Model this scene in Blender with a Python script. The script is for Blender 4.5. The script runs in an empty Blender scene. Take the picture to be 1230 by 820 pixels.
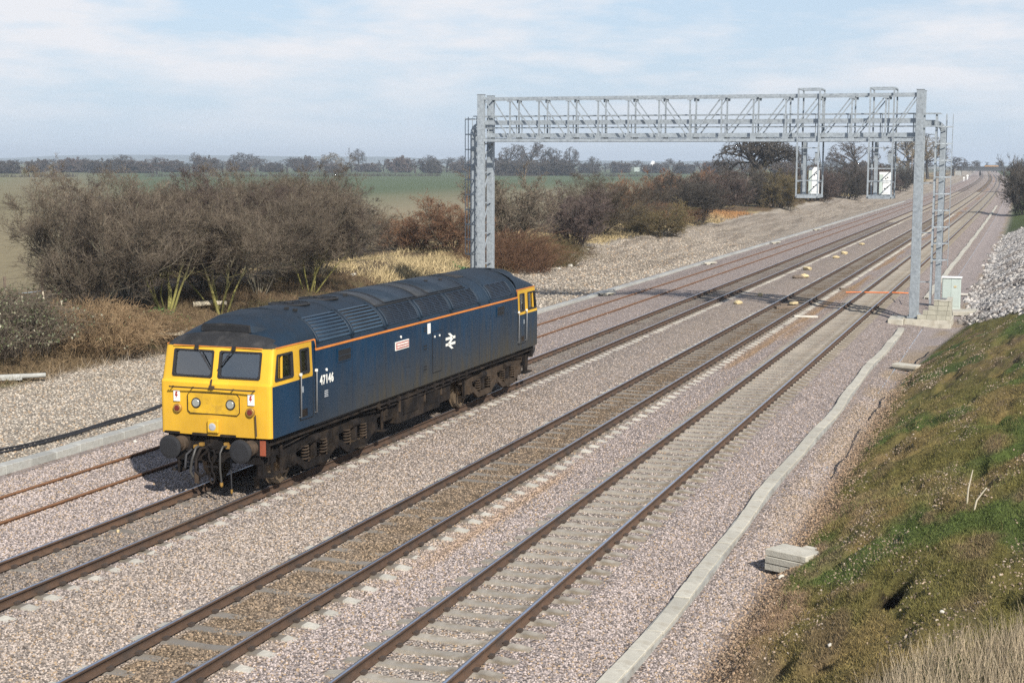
import bpy, bmesh, math, random
import numpy as np
from mathutils import Vector, Matrix

random.seed(7)
rng = np.random.default_rng(7)
R = math.radians
# ---------------------------------------------------------------- camera, sky, sun, exposure
scene = bpy.context.scene
COL = scene.collection
CAM_H = 7.2365
pitch, yaw, roll = 0.119, 0.3346, 0.0038
fw = Vector((-math.sin(yaw)*math.cos(pitch), math.cos(yaw)*math.cos(pitch), -math.sin(pitch)))
rt = Vector((math.cos(yaw), math.sin(yaw), 0)); up = rt.cross(fw)
rt2 = rt*math.cos(roll) + up*math.sin(roll); up2 = -rt*math.sin(roll) + up*math.cos(roll)
camd = bpy.data.cameras.new('camera'); cam = bpy.data.objects.new('camera', camd); COL.objects.link(cam)
cam.matrix_world = Matrix(((rt2.x, up2.x, -fw.x, 0), (rt2.y, up2.y, -fw.y, 0), (rt2.z, up2.z, -fw.z, CAM_H), (0, 0, 0, 1)))
camd.sensor_width = 36; camd.lens = 36*1799.13/1230; camd.clip_start = .1; camd.clip_end = 20000
scene.camera = cam

SUN_DIR = Vector((.568, -.578, .586)).normalized()           # towards the sun
SUN_EL = math.asin(SUN_DIR.z); SUN_ROT = math.atan2(SUN_DIR.x, SUN_DIR.y)
world = bpy.data.worlds.new('World'); scene.world = world; world.use_nodes = True
nt = world.node_tree; nt.nodes.clear()
def NN(t, typ, **kw):
    n = t.nodes.new(typ)
    for k, v in kw.items(): setattr(n, k, v)
    return n
out = NN(nt, 'ShaderNodeOutputWorld'); bg = NN(nt, 'ShaderNodeBackground')
sky = NN(nt, 'ShaderNodeTexSky', sky_type='NISHITA', sun_disc=False)
sky.sun_elevation = SUN_EL; sky.sun_rotation = SUN_ROT; sky.air_density = 1.0; sky.dust_density = .35; sky.ozone_density = 2.2
bg.inputs['Strength'].default_value = 0.1
tc = NN(nt, 'ShaderNodeTexCoord'); mp = NN(nt, 'ShaderNodeMapping'); mp.inputs['Scale'].default_value = (3.0, 3.0, 14)
n1 = NN(nt, 'ShaderNodeTexNoise'); n1.inputs['Scale'].default_value = 2.3; n1.inputs['Detail'].default_value = 7; n1.inputs['Roughness'].default_value = .58
r1 = NN(nt, 'ShaderNodeMapRange'); r1.inputs['From Min'].default_value = .40; r1.inputs['From Max'].default_value = .60; r1.inputs['To Max'].default_value = 1
mxc = NN(nt, 'ShaderNodeMix', data_type='RGBA'); mxc.inputs['B'].default_value = (6.35, 6.45, 6.75, 1)
L = nt.links.new
L(tc.outputs['Generated'], mp.inputs['Vector']); L(mp.outputs[0], n1.inputs['Vector']); L(n1.outputs['Fac'], r1.inputs['Value'])
sx = NN(nt, 'ShaderNodeSeparateXYZ'); L(tc.outputs['Generated'], sx.inputs[0])
rz = NN(nt, 'ShaderNodeMapRange'); rz.inputs['From Min'].default_value = -.005; rz.inputs['From Max'].default_value = .062
L(sx.outputs['Z'], rz.inputs['Value'])
mz = NN(nt, 'ShaderNodeMath', operation='MULTIPLY'); L(r1.outputs[0], mz.inputs[0]); L(rz.outputs[0], mz.inputs[1])
th = NN(nt, 'ShaderNodeMapRange'); th.inputs['From Min'].default_value = .16; th.inputs['From Max'].default_value = .6; th.inputs['To Min'].default_value = 1; th.inputs['To Max'].default_value = .28
L(sx.outputs['Z'], th.inputs['Value'])                        # seen from below the broken cloud thins out, low down it closes up
mz2 = NN(nt, 'ShaderNodeMath', operation='MULTIPLY'); L(mz.outputs[0], mz2.inputs[0]); L(th.outputs[0], mz2.inputs[1])
hb = NN(nt, 'ShaderNodeMapRange'); hb.inputs['From Min'].default_value = .02; hb.inputs['From Max'].default_value = .5; hb.inputs['To Min'].default_value = .9; hb.inputs['To Max'].default_value = .12
L(sx.outputs['Z'], hb.inputs['Value'])                        # milky spring haze, thickest towards the horizon
mh = NN(nt, 'ShaderNodeMix', data_type='RGBA'); mh.inputs['B'].default_value = (4.15, 5.05, 6.2, 1)
L(hb.outputs[0], mh.inputs['Factor']); L(sky.outputs[0], mh.inputs['A'])
L(mz2.outputs[0], mxc.inputs['Factor']); L(mh.outputs['Result'], mxc.inputs['A']); L(mxc.outputs['Result'], bg.inputs['Color']); L(bg.outputs[0], out.inputs['Surface'])

sund = bpy.data.lights.new('sun', 'SUN'); sund.energy = 5.0; sund.angle = R(.8); sund.color = (1, .945, .86)
sun = bpy.data.objects.new('sun', sund); COL.objects.link(sun)
sun.rotation_euler = SUN_DIR.to_track_quat('Z', 'Y').to_euler(); sun.location = (40, -40, 60)
scene.view_settings.view_transform = 'Standard'; scene.view_settings.look = 'None'
scene.view_settings.exposure = 0.45; scene.view_settings.gamma = 1
scene.render.engine = 'CYCLES'; scene.cycles.use_denoising = False                          # the grain left is about that of the slide film
scene.cycles.max_bounces = 5; scene.cycles.volume_bounces = 0; scene.cycles.transparent_max_bounces = 12
# ---------------------------------------------------------------- lie of the land
T0, T1, T2, T3 = -20.591, -16.733, -11.862, -8.294        # track centre lines
def cx(Y):                                                  # the line bends gently to the left far away
    Y = np.asarray(Y, float)
    d = np.clip(Y - 40, 0, 900)
    return -1.75e-5*d*d - 0.0315*np.clip(Y - 940, 0, None)
def _h(ix, iy, seed):
    n = (ix*374761393 + iy*668265263 + seed*1442695041) & 0xffffffff
    n = ((n ^ (n >> 13))*1274126177) & 0xffffffff
    return ((n ^ (n >> 16)) & 0xffff)/65535.0
def vn(x, y, seed=0):
    x = np.asarray(x, float); y = np.asarray(y, float)
    x, y = np.broadcast_arrays(x, y)
    ix = np.floor(x).astype(np.int64); iy = np.floor(y).astype(np.int64)
    fx = x - ix; fy = y - iy
    fx = fx*fx*(3 - 2*fx); fy = fy*fy*(3 - 2*fy)
    a = _h(ix, iy, seed); b = _h(ix+1, iy, seed); c = _h(ix, iy+1, seed); d = _h(ix+1, iy+1, seed)
    return (a*(1-fx)+b*fx)*(1-fy) + (c*(1-fx)+d*fx)*fy
def fbm(x, y, seed=0, o=3):
    t = 0; a = .5
    for k in range(o):
        t = t + a*vn(x*2**k, y*2**k, seed+k*17); a *= .5
    return t/(1 - .5**o)
def sst(a, b, x):
    t = np.clip((x-a)/(b-a), 0, 1); return t*t*(3-2*t)
NEAR = np.array([(-5000,-1.0),(-75,-1.0),(-58,-.7),(-47,.45),(-40,.75),(-36.5,.6),(-33.6,-.35),(-32,-.5),(-24.4,-.42),(-22.9,-.38),
        (-22.3,-.27),(-21.6,-.225),(-6.95,-.225),(-6.1,-.38),(-5.2,-.44),(-4.2,-.55),(5000,-.55)])
FARP = np.array([(-5000,-1.0),(-75,-1.0),(-58,-.5),(-48,.9),(-40,1.15),(-36.5,1.0),(-34,.75),(-27,-.25),(-24.4,-.42),(-22.9,-.38),
        (-22.3,-.27),(-21.6,-.225),(-6.95,-.225),(-6.1,-.38),(-5.2,-.44),(-4.2,-.55),(5000,-.55)])
GOUGES = []                                                  # (x0,y0,x1,y1,radius,depth) hollows in the cutting side
def toe(Y): return np.interp(Y, [0,55,62,75,95,200,900], [-4.45,-4.4,-4.0,-3.0,-2.7,-2.6,-2.6])
def hgt(X, Y, rough=True):
    X = np.asarray(X, float); Y = np.asarray(Y, float)
    X, Y = np.broadcast_arrays(X, Y)
    s = X - cx(Y)
    w = sst(75, 125, Y)
    z = np.interp(s, NEAR[:,0], NEAR[:,1])*(1-w) + np.interp(s, FARP[:,0], FARP[:,1])*w
    t = toe(Y)
    up = np.clip(s - t, 0, None)
    rise = 6.2*(1 - np.exp(-.52*up/6.2*1.15))
    z = z + rise*(1 - .75*sst(150, 260, Y))
    if rough:
        bank = sst(0, .8, up)*(1-sst(90, 140, Y))
        z = z + bank*(.26*(fbm(s*.7, Y*.28, 3)-.5) + .15*(fbm(s*1.9, Y*.8, 5)-.5) + .12*(vn(s*5, Y*3, 9)-.5) + .05*(vn(s*11, Y*9, 11)-.5)
                  - .15*sst(.62, .75, fbm(s*1.3+7, Y*.33, 13))*(.5+.5*vn(s*4, Y*4, 15)))
        und = sst(-32.3, -34, s)*sst(-60, -52, s)
        z = z + und*(.5*(fbm(s*.35, Y*.3, 21)-.5))
        gr = sst(-24.4, -25.5, s)*sst(-34, -32.5, s)
        z = z + gr*(.16*(fbm(s*.5, Y*.4, 31)-.5) + .06*(vn(s*2.2, Y*1.7, 33)-.5))
        z = z + sst(-25.5, -27, s)*sst(-40, -35, s)*w*(.55*(fbm(s*.25+Y*.05, Y*.12, 41)-.5)+.25*(fbm(s*.9, Y*.35, 43)-.5)+.16*(vn(s*1.6+Y*.5, Y*.35, 45)-.5)+.12*(vn(s*3, Y*1.1, 47)-.5))
        bal = sst(-22.8, -22, s)*sst(-4.4, -5.2, s)
        z = z + bal*(.035*(fbm(s*1.3, Y*.9, 51)-.5))
        tenft = np.exp(-((s+14.3)/.9)**2)
        z = z + tenft*.04
        for k, (xa, ya, xb, yb, r, d) in enumerate(GOUGES):
            dx, dy = xb-xa, yb-ya
            u = np.clip(((X-xa)*dx + (Y-ya)*dy)/(dx*dx+dy*dy+1e-9), 0, 1)
            q = np.hypot(X-xa-u*dx, Y-ya-u*dy)/(r*(.75+.5*vn(X*3, Y*3, 60+k)))
            z = z - d*np.exp(-q**4)
        for yc in (T1, T2):                                  # dirt lies over the sleepers between these rails
            z = z + .03*sst(.72, .6, np.abs(s-yc))*(.3 + fbm(Y*.8, s*1.2, 71))*(.85 if yc == T1 else .75)
    return z
# ---------------------------------------------------------------- building helpers
def tag(o, label=None, cat=None, group=None, kind=None):
    if label: o['label'] = label
    if cat: o['category'] = cat
    if group: o['group'] = group
    if kind: o['kind'] = kind
    return o
def thing(name, label, cat, loc=(0, 0, 0), rz=0, group=None):
    o = bpy.data.objects.new(name, None); COL.objects.link(o)
    o.location = loc; o.rotation_euler = (0, 0, rz); o.empty_display_size = .3
    return tag(o, label, cat, group)
def link(name, me, parent=None, loc=None, rot=None, scale=None):
    o = bpy.data.objects.new(name, me); COL.objects.link(o)
    if parent: o.parent = parent
    if loc is not None: o.location = loc
    if rot is not None: o.rotation_euler = rot
    if scale is not None: o.scale = (scale,)*3 if np.isscalar(scale) else scale
    return o
def copy_tree(o, parent=None):
    c = o.copy(); COL.objects.link(c)
    if parent: c.parent = parent
    for ch in list(o.children): copy_tree(ch, c)
    return c
def np_mesh(name, V, F, mat=None, smooth=False, attrs=None):
    """mesh from arrays; F is a list of (M,k) index arrays"""
    V = np.asarray(V, np.float32).reshape(-1, 3); me = bpy.data.meshes.new(name)
    me.vertices.add(len(V)); me.vertices.foreach_set('co', V.ravel())
    if not isinstance(F, (list, tuple)): F = [F]
    idx = np.concatenate([f.ravel() for f in F]); tot = np.concatenate([np.full(len(f), f.shape[1]) for f in F])
    st = np.concatenate([[0], np.cumsum(tot)[:-1]])
    me.loops.add(len(idx)); me.loops.foreach_set('vertex_index', idx.astype(np.int32))
    me.polygons.add(len(tot)); me.polygons.foreach_set('loop_start', st.astype(np.int32))
    if smooth: me.polygons.foreach_set('use_smooth', np.ones(len(tot), bool))
    me.update(calc_edges=True); me.validate()
    for k, a in (attrs or {}).items():
        if a.ndim == 2:
            at = me.attributes.new(k, 'FLOAT_COLOR', 'POINT'); at.data.foreach_set('color', np.c_[a, np.ones(len(a))].astype(np.float32).ravel())
        else:
            at = me.attributes.new(k, 'FLOAT', 'POINT'); at.data.foreach_set('value', a.astype(np.float32))
    if mat: me.materials.append(mat)
    return me
class MB:
    """collects solids; build() links them as ONE mesh object"""
    def __init__(s): s.v = []; s.f = []; s.m = []; s.sm = []
    def add(s, vs, fs, mi=0, smooth=False):
        b = len(s.v); s.v += [tuple(v) for v in vs]
        for f in fs: s.f.append(tuple(i+b for i in f)); s.m.append(mi); s.sm.append(smooth)
        return s
    def box(s, c, d, mi=0, rz=0, rx=0, ry=0, taper=1.0):
        x, y, z = d[0]/2, d[1]/2, d[2]/2
        vs = [(sx*x*(taper if sz > 0 else 1), sy*y*(taper if sz > 0 else 1), sz*z) for sz in (-1, 1) for sy in (-1, 1) for sx in (-1, 1)]
        M = Matrix.Rotation(rz, 3, 'Z') @ Matrix.Rotation(rx, 3, 'X') @ Matrix.Rotation(ry, 3, 'Y')
        vs = [M @ Vector(v) + Vector(c) for v in vs]
        return s.add(vs, [(0, 2, 3, 1), (4, 5, 7, 6), (0, 1, 5, 4), (2, 6, 7, 3), (0, 4, 6, 2), (1, 3, 7, 5)], mi)
    def beam(s, a, b, w, h=None, mi=0, upv=(0, 0, 1)):
        a, b = Vector(a), Vector(b); d = (b-a).normalized(); u = Vector(upv)
        if abs(d.dot(u)) > .98: u = Vector((0, 1, 0))
        x = d.cross(u).normalized(); z = x.cross(d); h = h or w
        vs = [p + x*(i*w/2) + z*(j*h/2) for p in (a, b) for j in (-1, 1) for i in (-1, 1)]
        return s.add(vs, [(0, 1, 3, 2), (4, 6, 7, 5), (0, 4, 5, 1), (2, 3, 7, 6), (0, 2, 6, 4), (1, 5, 7, 3)], mi)
    def tube(s, pts, r, n=8, mi=0, caps=True):
        P = [Vector(p) for p in pts]; rs = r if isinstance(r, (list, tuple)) else [r]*len(P); vs = []
        x0 = None
        for i, p in enumerate(P):
            d = ((P[min(i+1, len(P)-1)]-P[max(i-1, 0)])).normalized()
            if x0 is None: x0 = d.orthogonal().normalized()
            x = (x0 - d*x0.dot(d)).normalized(); x0 = x; y = d.cross(x)
            vs += [p + (x*math.cos(2*math.pi*k/n) + y*math.sin(2*math.pi*k/n))*rs[i] for k in range(n)]
        fs = [(i*n+k, i*n+(k+1) % n, (i+1)*n+(k+1) % n, (i+1)*n+k) for i in range(len(P)-1) for k in range(n)]
        s.add(vs, fs, mi, True)
        if caps: s.add(vs[:n], [tuple(range(n))[::-1]], mi); s.add(vs[-n:], [tuple(range(n))], mi)
        return s
    def lathe(s, c, axis, prof, n=20, mi=0):
        """prof: (radius, height along axis)"""
        a = Vector(axis).normalized(); x = a.orthogonal().normalized(); y = a.cross(x); c = Vector(c); vs = []
        for r, h in prof: vs += [c + a*h + (x*math.cos(2*math.pi*k/n) + y*math.sin(2*math.pi*k/n))*r for k in range(n)]
        m = len(prof)
        return s.add(vs, [(i*n+k, i*n+(k+1) % n, (i+1)*n+(k+1) % n, (i+1)*n+k) for i in range(m-1) for k in range(n)]
                     + [tuple(range(n))[::-1], tuple(range((m-1)*n, m*n))], mi)
    def prism(s, poly, o, ex, ey, d, mi=0):
        """extrude the 2-D polygon poly, laid out from o along ex, ey, by vector d"""
        o, ex, ey, d = Vector(o), Vector(ex), Vector(ey), Vector(d); n = len(poly)
        a = [o + ex*p + ey*q for p, q in poly]; b = [v+d for v in a]
        return s.add(a+b, [tuple(range(n))[::-1], tuple(range(n, 2*n))] + [(i, (i+1) % n, n+(i+1) % n, n+i) for i in range(n)], mi)
    def mesh(s, name, mats, bevel=0):
        me = bpy.data.meshes.new(name); me.from_pydata(s.v, [], s.f)
        for m in (mats if isinstance(mats, (list, tuple)) else [mats]): me.materials.append(m)
        me.polygons.foreach_set('material_index', s.m); me.polygons.foreach_set('use_smooth', s.sm)
        bm = bmesh.new(); bm.from_mesh(me); bmesh.ops.recalc_face_normals(bm, faces=bm.faces)
        if bevel:
            bmesh.ops.bevel(bm, geom=[e for e in bm.edges if len(e.link_faces) == 2 and e.calc_face_angle(0) > .5], offset=bevel, segments=1, affect='EDGES', clamp_overlap=True)
        bm.to_mesh(me); bm.free(); me.update()
        return me
    def build(s, name, mats, parent=None, loc=None, rot=None, bevel=0, label=None):
        o = link(name, s.mesh(name, mats, bevel), parent, loc, rot)
        if label: o['label'] = label
        return o
# ---------------------------------------------------------------- materials
def mat(name, col, rough=.7, metal=0, var=.25, scale=3, bump=0, bscale=None, col2=None, c2=(.5, .7), c2scale=2, coat=0, spec=.5, stretch=None):
    m = bpy.data.materials.new(name); m.use_nodes = True; t = m.node_tree; n = t.nodes; l = t.links.new
    b = n['Principled BSDF']; b.inputs['Roughness'].default_value = rough; b.inputs['Metallic'].default_value = metal
    b.inputs['Specular IOR Level'].default_value = spec
    if coat: b.inputs['Coat Weight'].default_value = coat; b.inputs['Coat Roughness'].default_value = .25
    c = NN(t, 'ShaderNodeTexCoord'); src = c.outputs['Object']
    if stretch:
        mpn = NN(t, 'ShaderNodeMapping'); mpn.inputs['Scale'].default_value = stretch; l(src, mpn.inputs['Vector']); src = mpn.outputs[0]
    ns = NN(t, 'ShaderNodeTexNoise'); ns.inputs['Scale'].default_value = scale; ns.inputs['Detail'].default_value = 6; ns.inputs['Roughness'].default_value = .6
    l(src, ns.inputs['Vector'])
    mr = NN(t, 'ShaderNodeMapRange'); mr.inputs['From Min'].default_value = .25; mr.inputs['From Max'].default_value = .75
    mr.inputs['To Min'].default_value = 1-var; mr.inputs['To Max'].default_value = 1+var; l(ns.outputs['Fac'], mr.inputs['Value'])
    oi = NN(t, 'ShaderNodeObjectInfo')
    mo = NN(t, 'ShaderNodeMapRange'); mo.inputs['To Min'].default_value = 1-var*.45; mo.inputs['To Max'].default_value = 1+var*.45; l(oi.outputs['Random'], mo.inputs['Value'])
    mm = NN(t, 'ShaderNodeMath', operation='MULTIPLY'); l(mr.outputs[0], mm.inputs[0]); l(mo.outputs[0], mm.inputs[1])
    base = NN(t, 'ShaderNodeRGB'); base.outputs[0].default_value = (*col, 1); cur = base.outputs[0]
    if col2:
        n2 = NN(t, 'ShaderNodeTexNoise'); n2.inputs['Scale'].default_value = c2scale; n2.inputs['Detail'].default_value = 5; l(src, n2.inputs['Vector'])
        r2 = NN(t, 'ShaderNodeMapRange'); r2.inputs['From Min'].default_value = c2[0]; r2.inputs['From Max'].default_value = c2[1]; l(n2.outputs['Fac'], r2.inputs['Value'])
        mx = NN(t, 'ShaderNodeMix', data_type='RGBA'); mx.inputs['B'].default_value = (*col2, 1); l(cur, mx.inputs['A']); l(r2.outputs[0], mx.inputs['Factor']); cur = mx.outputs['Result']
    vm = NN(t, 'ShaderNodeVectorMath', operation='SCALE'); l(cur, vm.inputs[0]); l(mm.outputs[0], vm.inputs['Scale']); l(vm.outputs[0], b.inputs['Base Color'])
    if bump:
        nb = NN(t, 'ShaderNodeTexNoise'); nb.inputs['Scale'].default_value = bscale or scale*4; nb.inputs['Detail'].default_value = 5; l(src, nb.inputs['Vector'])
        bp = NN(t, 'ShaderNodeBump'); bp.inputs['Strength'].default_value = bump; bp.inputs['Distance'].default_value = .03; l(nb.outputs['Fac'], bp.inputs['Height']); l(bp.outputs[0], b.inputs['Normal'])
    return m
def attr_mat(name, kind):
    """ground: surface colour comes from the colour attribute, stone/blade detail from textures"""
    m = bpy.data.materials.new(name); m.use_nodes = True; t = m.node_tree; l = t.links.new; b = t.nodes['Principled BSDF']
    b.inputs['Roughness'].default_value = .95; b.inputs['Specular IOR Level'].default_value = .15
    at = NN(t, 'ShaderNodeAttribute', attribute_name='col'); g = NN(t, 'ShaderNodeNewGeometry')
    if kind == 'stone':
        vo = NN(t, 'ShaderNodeTexVoronoi'); vo.inputs['Scale'].default_value = 19; l(g.outputs['Position'], vo.inputs['Vector'])
        hs = NN(t, 'ShaderNodeSeparateColor'); l(vo.outputs['Color'], hs.inputs[0])
        mr = NN(t, 'ShaderNodeMapRange'); mr.inputs['To Min'].default_value = .38; mr.inputs['To Max'].default_value = 1.55; l(hs.outputs[0], mr.inputs['Value'])
        vm = NN(t, 'ShaderNodeVectorMath', operation='SCALE'); l(at.outputs['Color'], vm.inputs[0]); l(mr.outputs[0], vm.inputs['Scale'])
        mw = NN(t, 'ShaderNodeMix', data_type='RGBA'); mw.inputs['B'].default_value = (.30, .20, .12, 1)
        r2 = NN(t, 'ShaderNodeMapRange'); r2.inputs['From Min'].default_value = .6; r2.inputs['From Max'].default_value = 1; r2.inputs['To Max'].default_value = .55; l(hs.outputs[1], r2.inputs['Value'])
        l(vm.outputs[0], mw.inputs['A']); l(r2.outputs[0], mw.inputs['Factor']); l(mw.outputs['Result'], b.inputs['Base Color'])
        bp = NN(t, 'ShaderNodeBump'); bp.inputs['Strength'].default_value = 1; bp.inputs['Distance'].default_value = .05; bp.invert = True
        l(vo.outputs['Distance'], bp.inputs['Height']); l(bp.outputs[0], b.inputs['Normal'])
    else:
        sc = {'turf': 14, 'field': 1.2, 'litter': 11}[kind]
        n1 = NN(t, 'ShaderNodeTexNoise'); n1.inputs['Scale'].default_value = sc; n1.inputs['Detail'].default_value = 8; n1.inputs['Roughness'].default_value = .7; l(g.outputs['Position'], n1.inputs['Vector'])
        mr = NN(t, 'ShaderNodeMapRange'); mr.inputs['From Min'].default_value = .3; mr.inputs['From Max'].default_value = .7; mr.inputs['To Min'].default_value = .5 if kind != 'field' else .75; mr.inputs['To Max'].default_value = 1.5 if kind != 'field' else 1.25
        l(n1.outputs['Fac'], mr.inputs['Value'])
        vm = NN(t, 'ShaderNodeVectorMath', operation='SCALE'); l(at.outputs['Color'], vm.inputs[0]); l(mr.outputs[0], vm.inputs['Scale']); l(vm.outputs[0], b.inputs['Base Color'])
        bp = NN(t, 'ShaderNodeBump'); bp.inputs['Strength'].default_value = 1; bp.inputs['Distance'].default_value = .09; l(n1.outputs['Fac'], bp.inputs['Height']); l(bp.outputs[0], b.inputs['Normal'])
    return m
def inst_mat(name, lo=.55, hi=1.5, rough=.9, alt=None, altp=.8):
    """scattered pieces: colour of the ground they lie on, each piece lighter or darker"""
    m = bpy.data.materials.new(name); m.use_nodes = True; t = m.node_tree; l = t.links.new; b = t.nodes['Principled BSDF']
    b.inputs['Roughness'].default_value = rough; b.inputs['Specular IOR Level'].default_value = .2
    at = NN(t, 'ShaderNodeAttribute', attribute_name='col'); at.attribute_type = 'INSTANCER'
    oi = NN(t, 'ShaderNodeObjectInfo')
    mr = NN(t, 'ShaderNodeMapRange'); mr.inputs['To Min'].default_value = lo; mr.inputs['To Max'].default_value = hi; l(oi.outputs['Random'], mr.inputs['Value'])
    vm = NN(t, 'ShaderNodeVectorMath', operation='SCALE'); l(at.outputs['Color'], vm.inputs[0]); l(mr.outputs[0], vm.inputs['Scale']); cur = vm.outputs[0]
    if alt:
        w = NN(t, 'ShaderNodeTexWhiteNoise', noise_dimensions='1D'); l(oi.outputs['Random'], w.inputs['W'])
        gt = NN(t, 'ShaderNodeMath', operation='GREATER_THAN'); gt.inputs[1].default_value = altp; l(w.outputs['Value'], gt.inputs[0])
        mx = NN(t, 'ShaderNodeMix', data_type='RGBA'); mx.inputs['B'].default_value = (*alt, 1); l(gt.outputs[0], mx.inputs['Factor']); l(cur, mx.inputs['A']); cur = mx.outputs['Result']
    l(cur, b.inputs['Base Color'])
    return m
M = {}
M['stone'] = attr_mat('ballast_stone', 'stone'); M['turf'] = attr_mat('mossy_turf', 'turf')
M['field'] = attr_mat('crop_field', 'field'); M['litter'] = attr_mat('dead_litter', 'litter')
M['loose'] = inst_mat('loose_ballast', .35, 1.75, alt=(.34, .25, .165), altp=.87)
M['rubble'] = inst_mat('pale_rubble', .4, 1.35, alt=(.46, .43, .39), altp=.8)
M['pebble'] = inst_mat('slope_pebble', .35, 1.3, alt=(.42, .35, .28), altp=.88)
M['blade'] = inst_mat('grass_blade', .55, 1.6); M['stalk'] = inst_mat('dead_stalk', .5, 1.9)
M['rail_side'] = mat('rusty_rail', (.078, .045, .027), .9, 0, .3, 6, .2, 30, col2=(.05, .035, .026), c2scale=1.2)
M['rail_rust'] = mat('orange_rust_rail', (.165, .080, .038), .9, 0, .25, 5, .2, 30)
M['rail_top'] = mat('polished_rail', (.42, .45, .52), .3, .85, .15, 2)
M['rail_dull'] = mat('worn_rail', (.17, .155, .15), .5, .6, .25, 2)
M['sleeper'] = mat('concrete_sleeper', (.30, .27, .225), .92, 0, .25, 5, .35, 40, col2=(.20, .165, .12), c2=(.45, .68), c2scale=3)
M['sleeper_end'] = mat('bleached_sleeper', (.40, .375, .32), .92, 0, .3, 5, .35, 40)
M['sleeper_dark'] = mat('dirty_sleeper', (.19, .17, .145), .92, 0, .28, 4, .35, 40, col2=(.15, .125, .095), c2=(.45, .65), c2scale=2)
M['clip'] = mat('rail_clip', (.05, .036, .028), .9)
M['concrete'] = mat('pale_concrete', (.42, .395, .33), .9, 0, .24, 2.5, .3, 40, col2=(.27, .24, .185), c2=(.5, .72), c2scale=3)
M['concrete_grey'] = mat('grey_concrete', (.33, .33, .305), .9, 0, .3, 2.5, .3, 40, col2=(.22, .205, .18), c2=(.5, .72), c2scale=3)
M['block'] = mat('concrete_block', (.36, .345, .275), .95, 0, .2, 4, .35, 50)
M['galv'] = mat('galvanised_steel', (.34, .375, .40), .5, .35, .2, 7, .12, 40, col2=(.25, .28, .305), c2=(.45, .7), c2scale=9)
M['white'] = mat('white_paint', (.74, .74, .72), .55, 0, .1, 6)
M['grey_paint'] = mat('grey_green_paint', (.43, .49, .45), .55, 0, .1, 3)
M['dark_metal'] = mat('dark_metal', (.03, .03, .032), .6, .2)
M['black_rubber'] = mat('black_rubber', (.016, .016, .018), .65, 0, .3)
M['orange'] = mat('orange_plastic', (.62, .16, .03), .6, 0, .12)
M['wood_pale'] = mat('pale_timber', (.50, .44, .33), .9, 0, .2, 6, .2, 30)
M['wood_old'] = mat('old_timber', (.15, .115, .085), .95, 0, .3, 5, .3, 30)
M['cream'] = mat('cream_lump', (.46, .37, .21), .95, 0, .3, 5, .4, 12)
M['chalk'] = mat('chalky_white', (.50, .47, .41), .95, 0, .2, 5, .4, 12)
M['membrane'] = mat('black_membrane', (.022, .024, .03), .9, 0, .3, 4, spec=.1)
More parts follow.
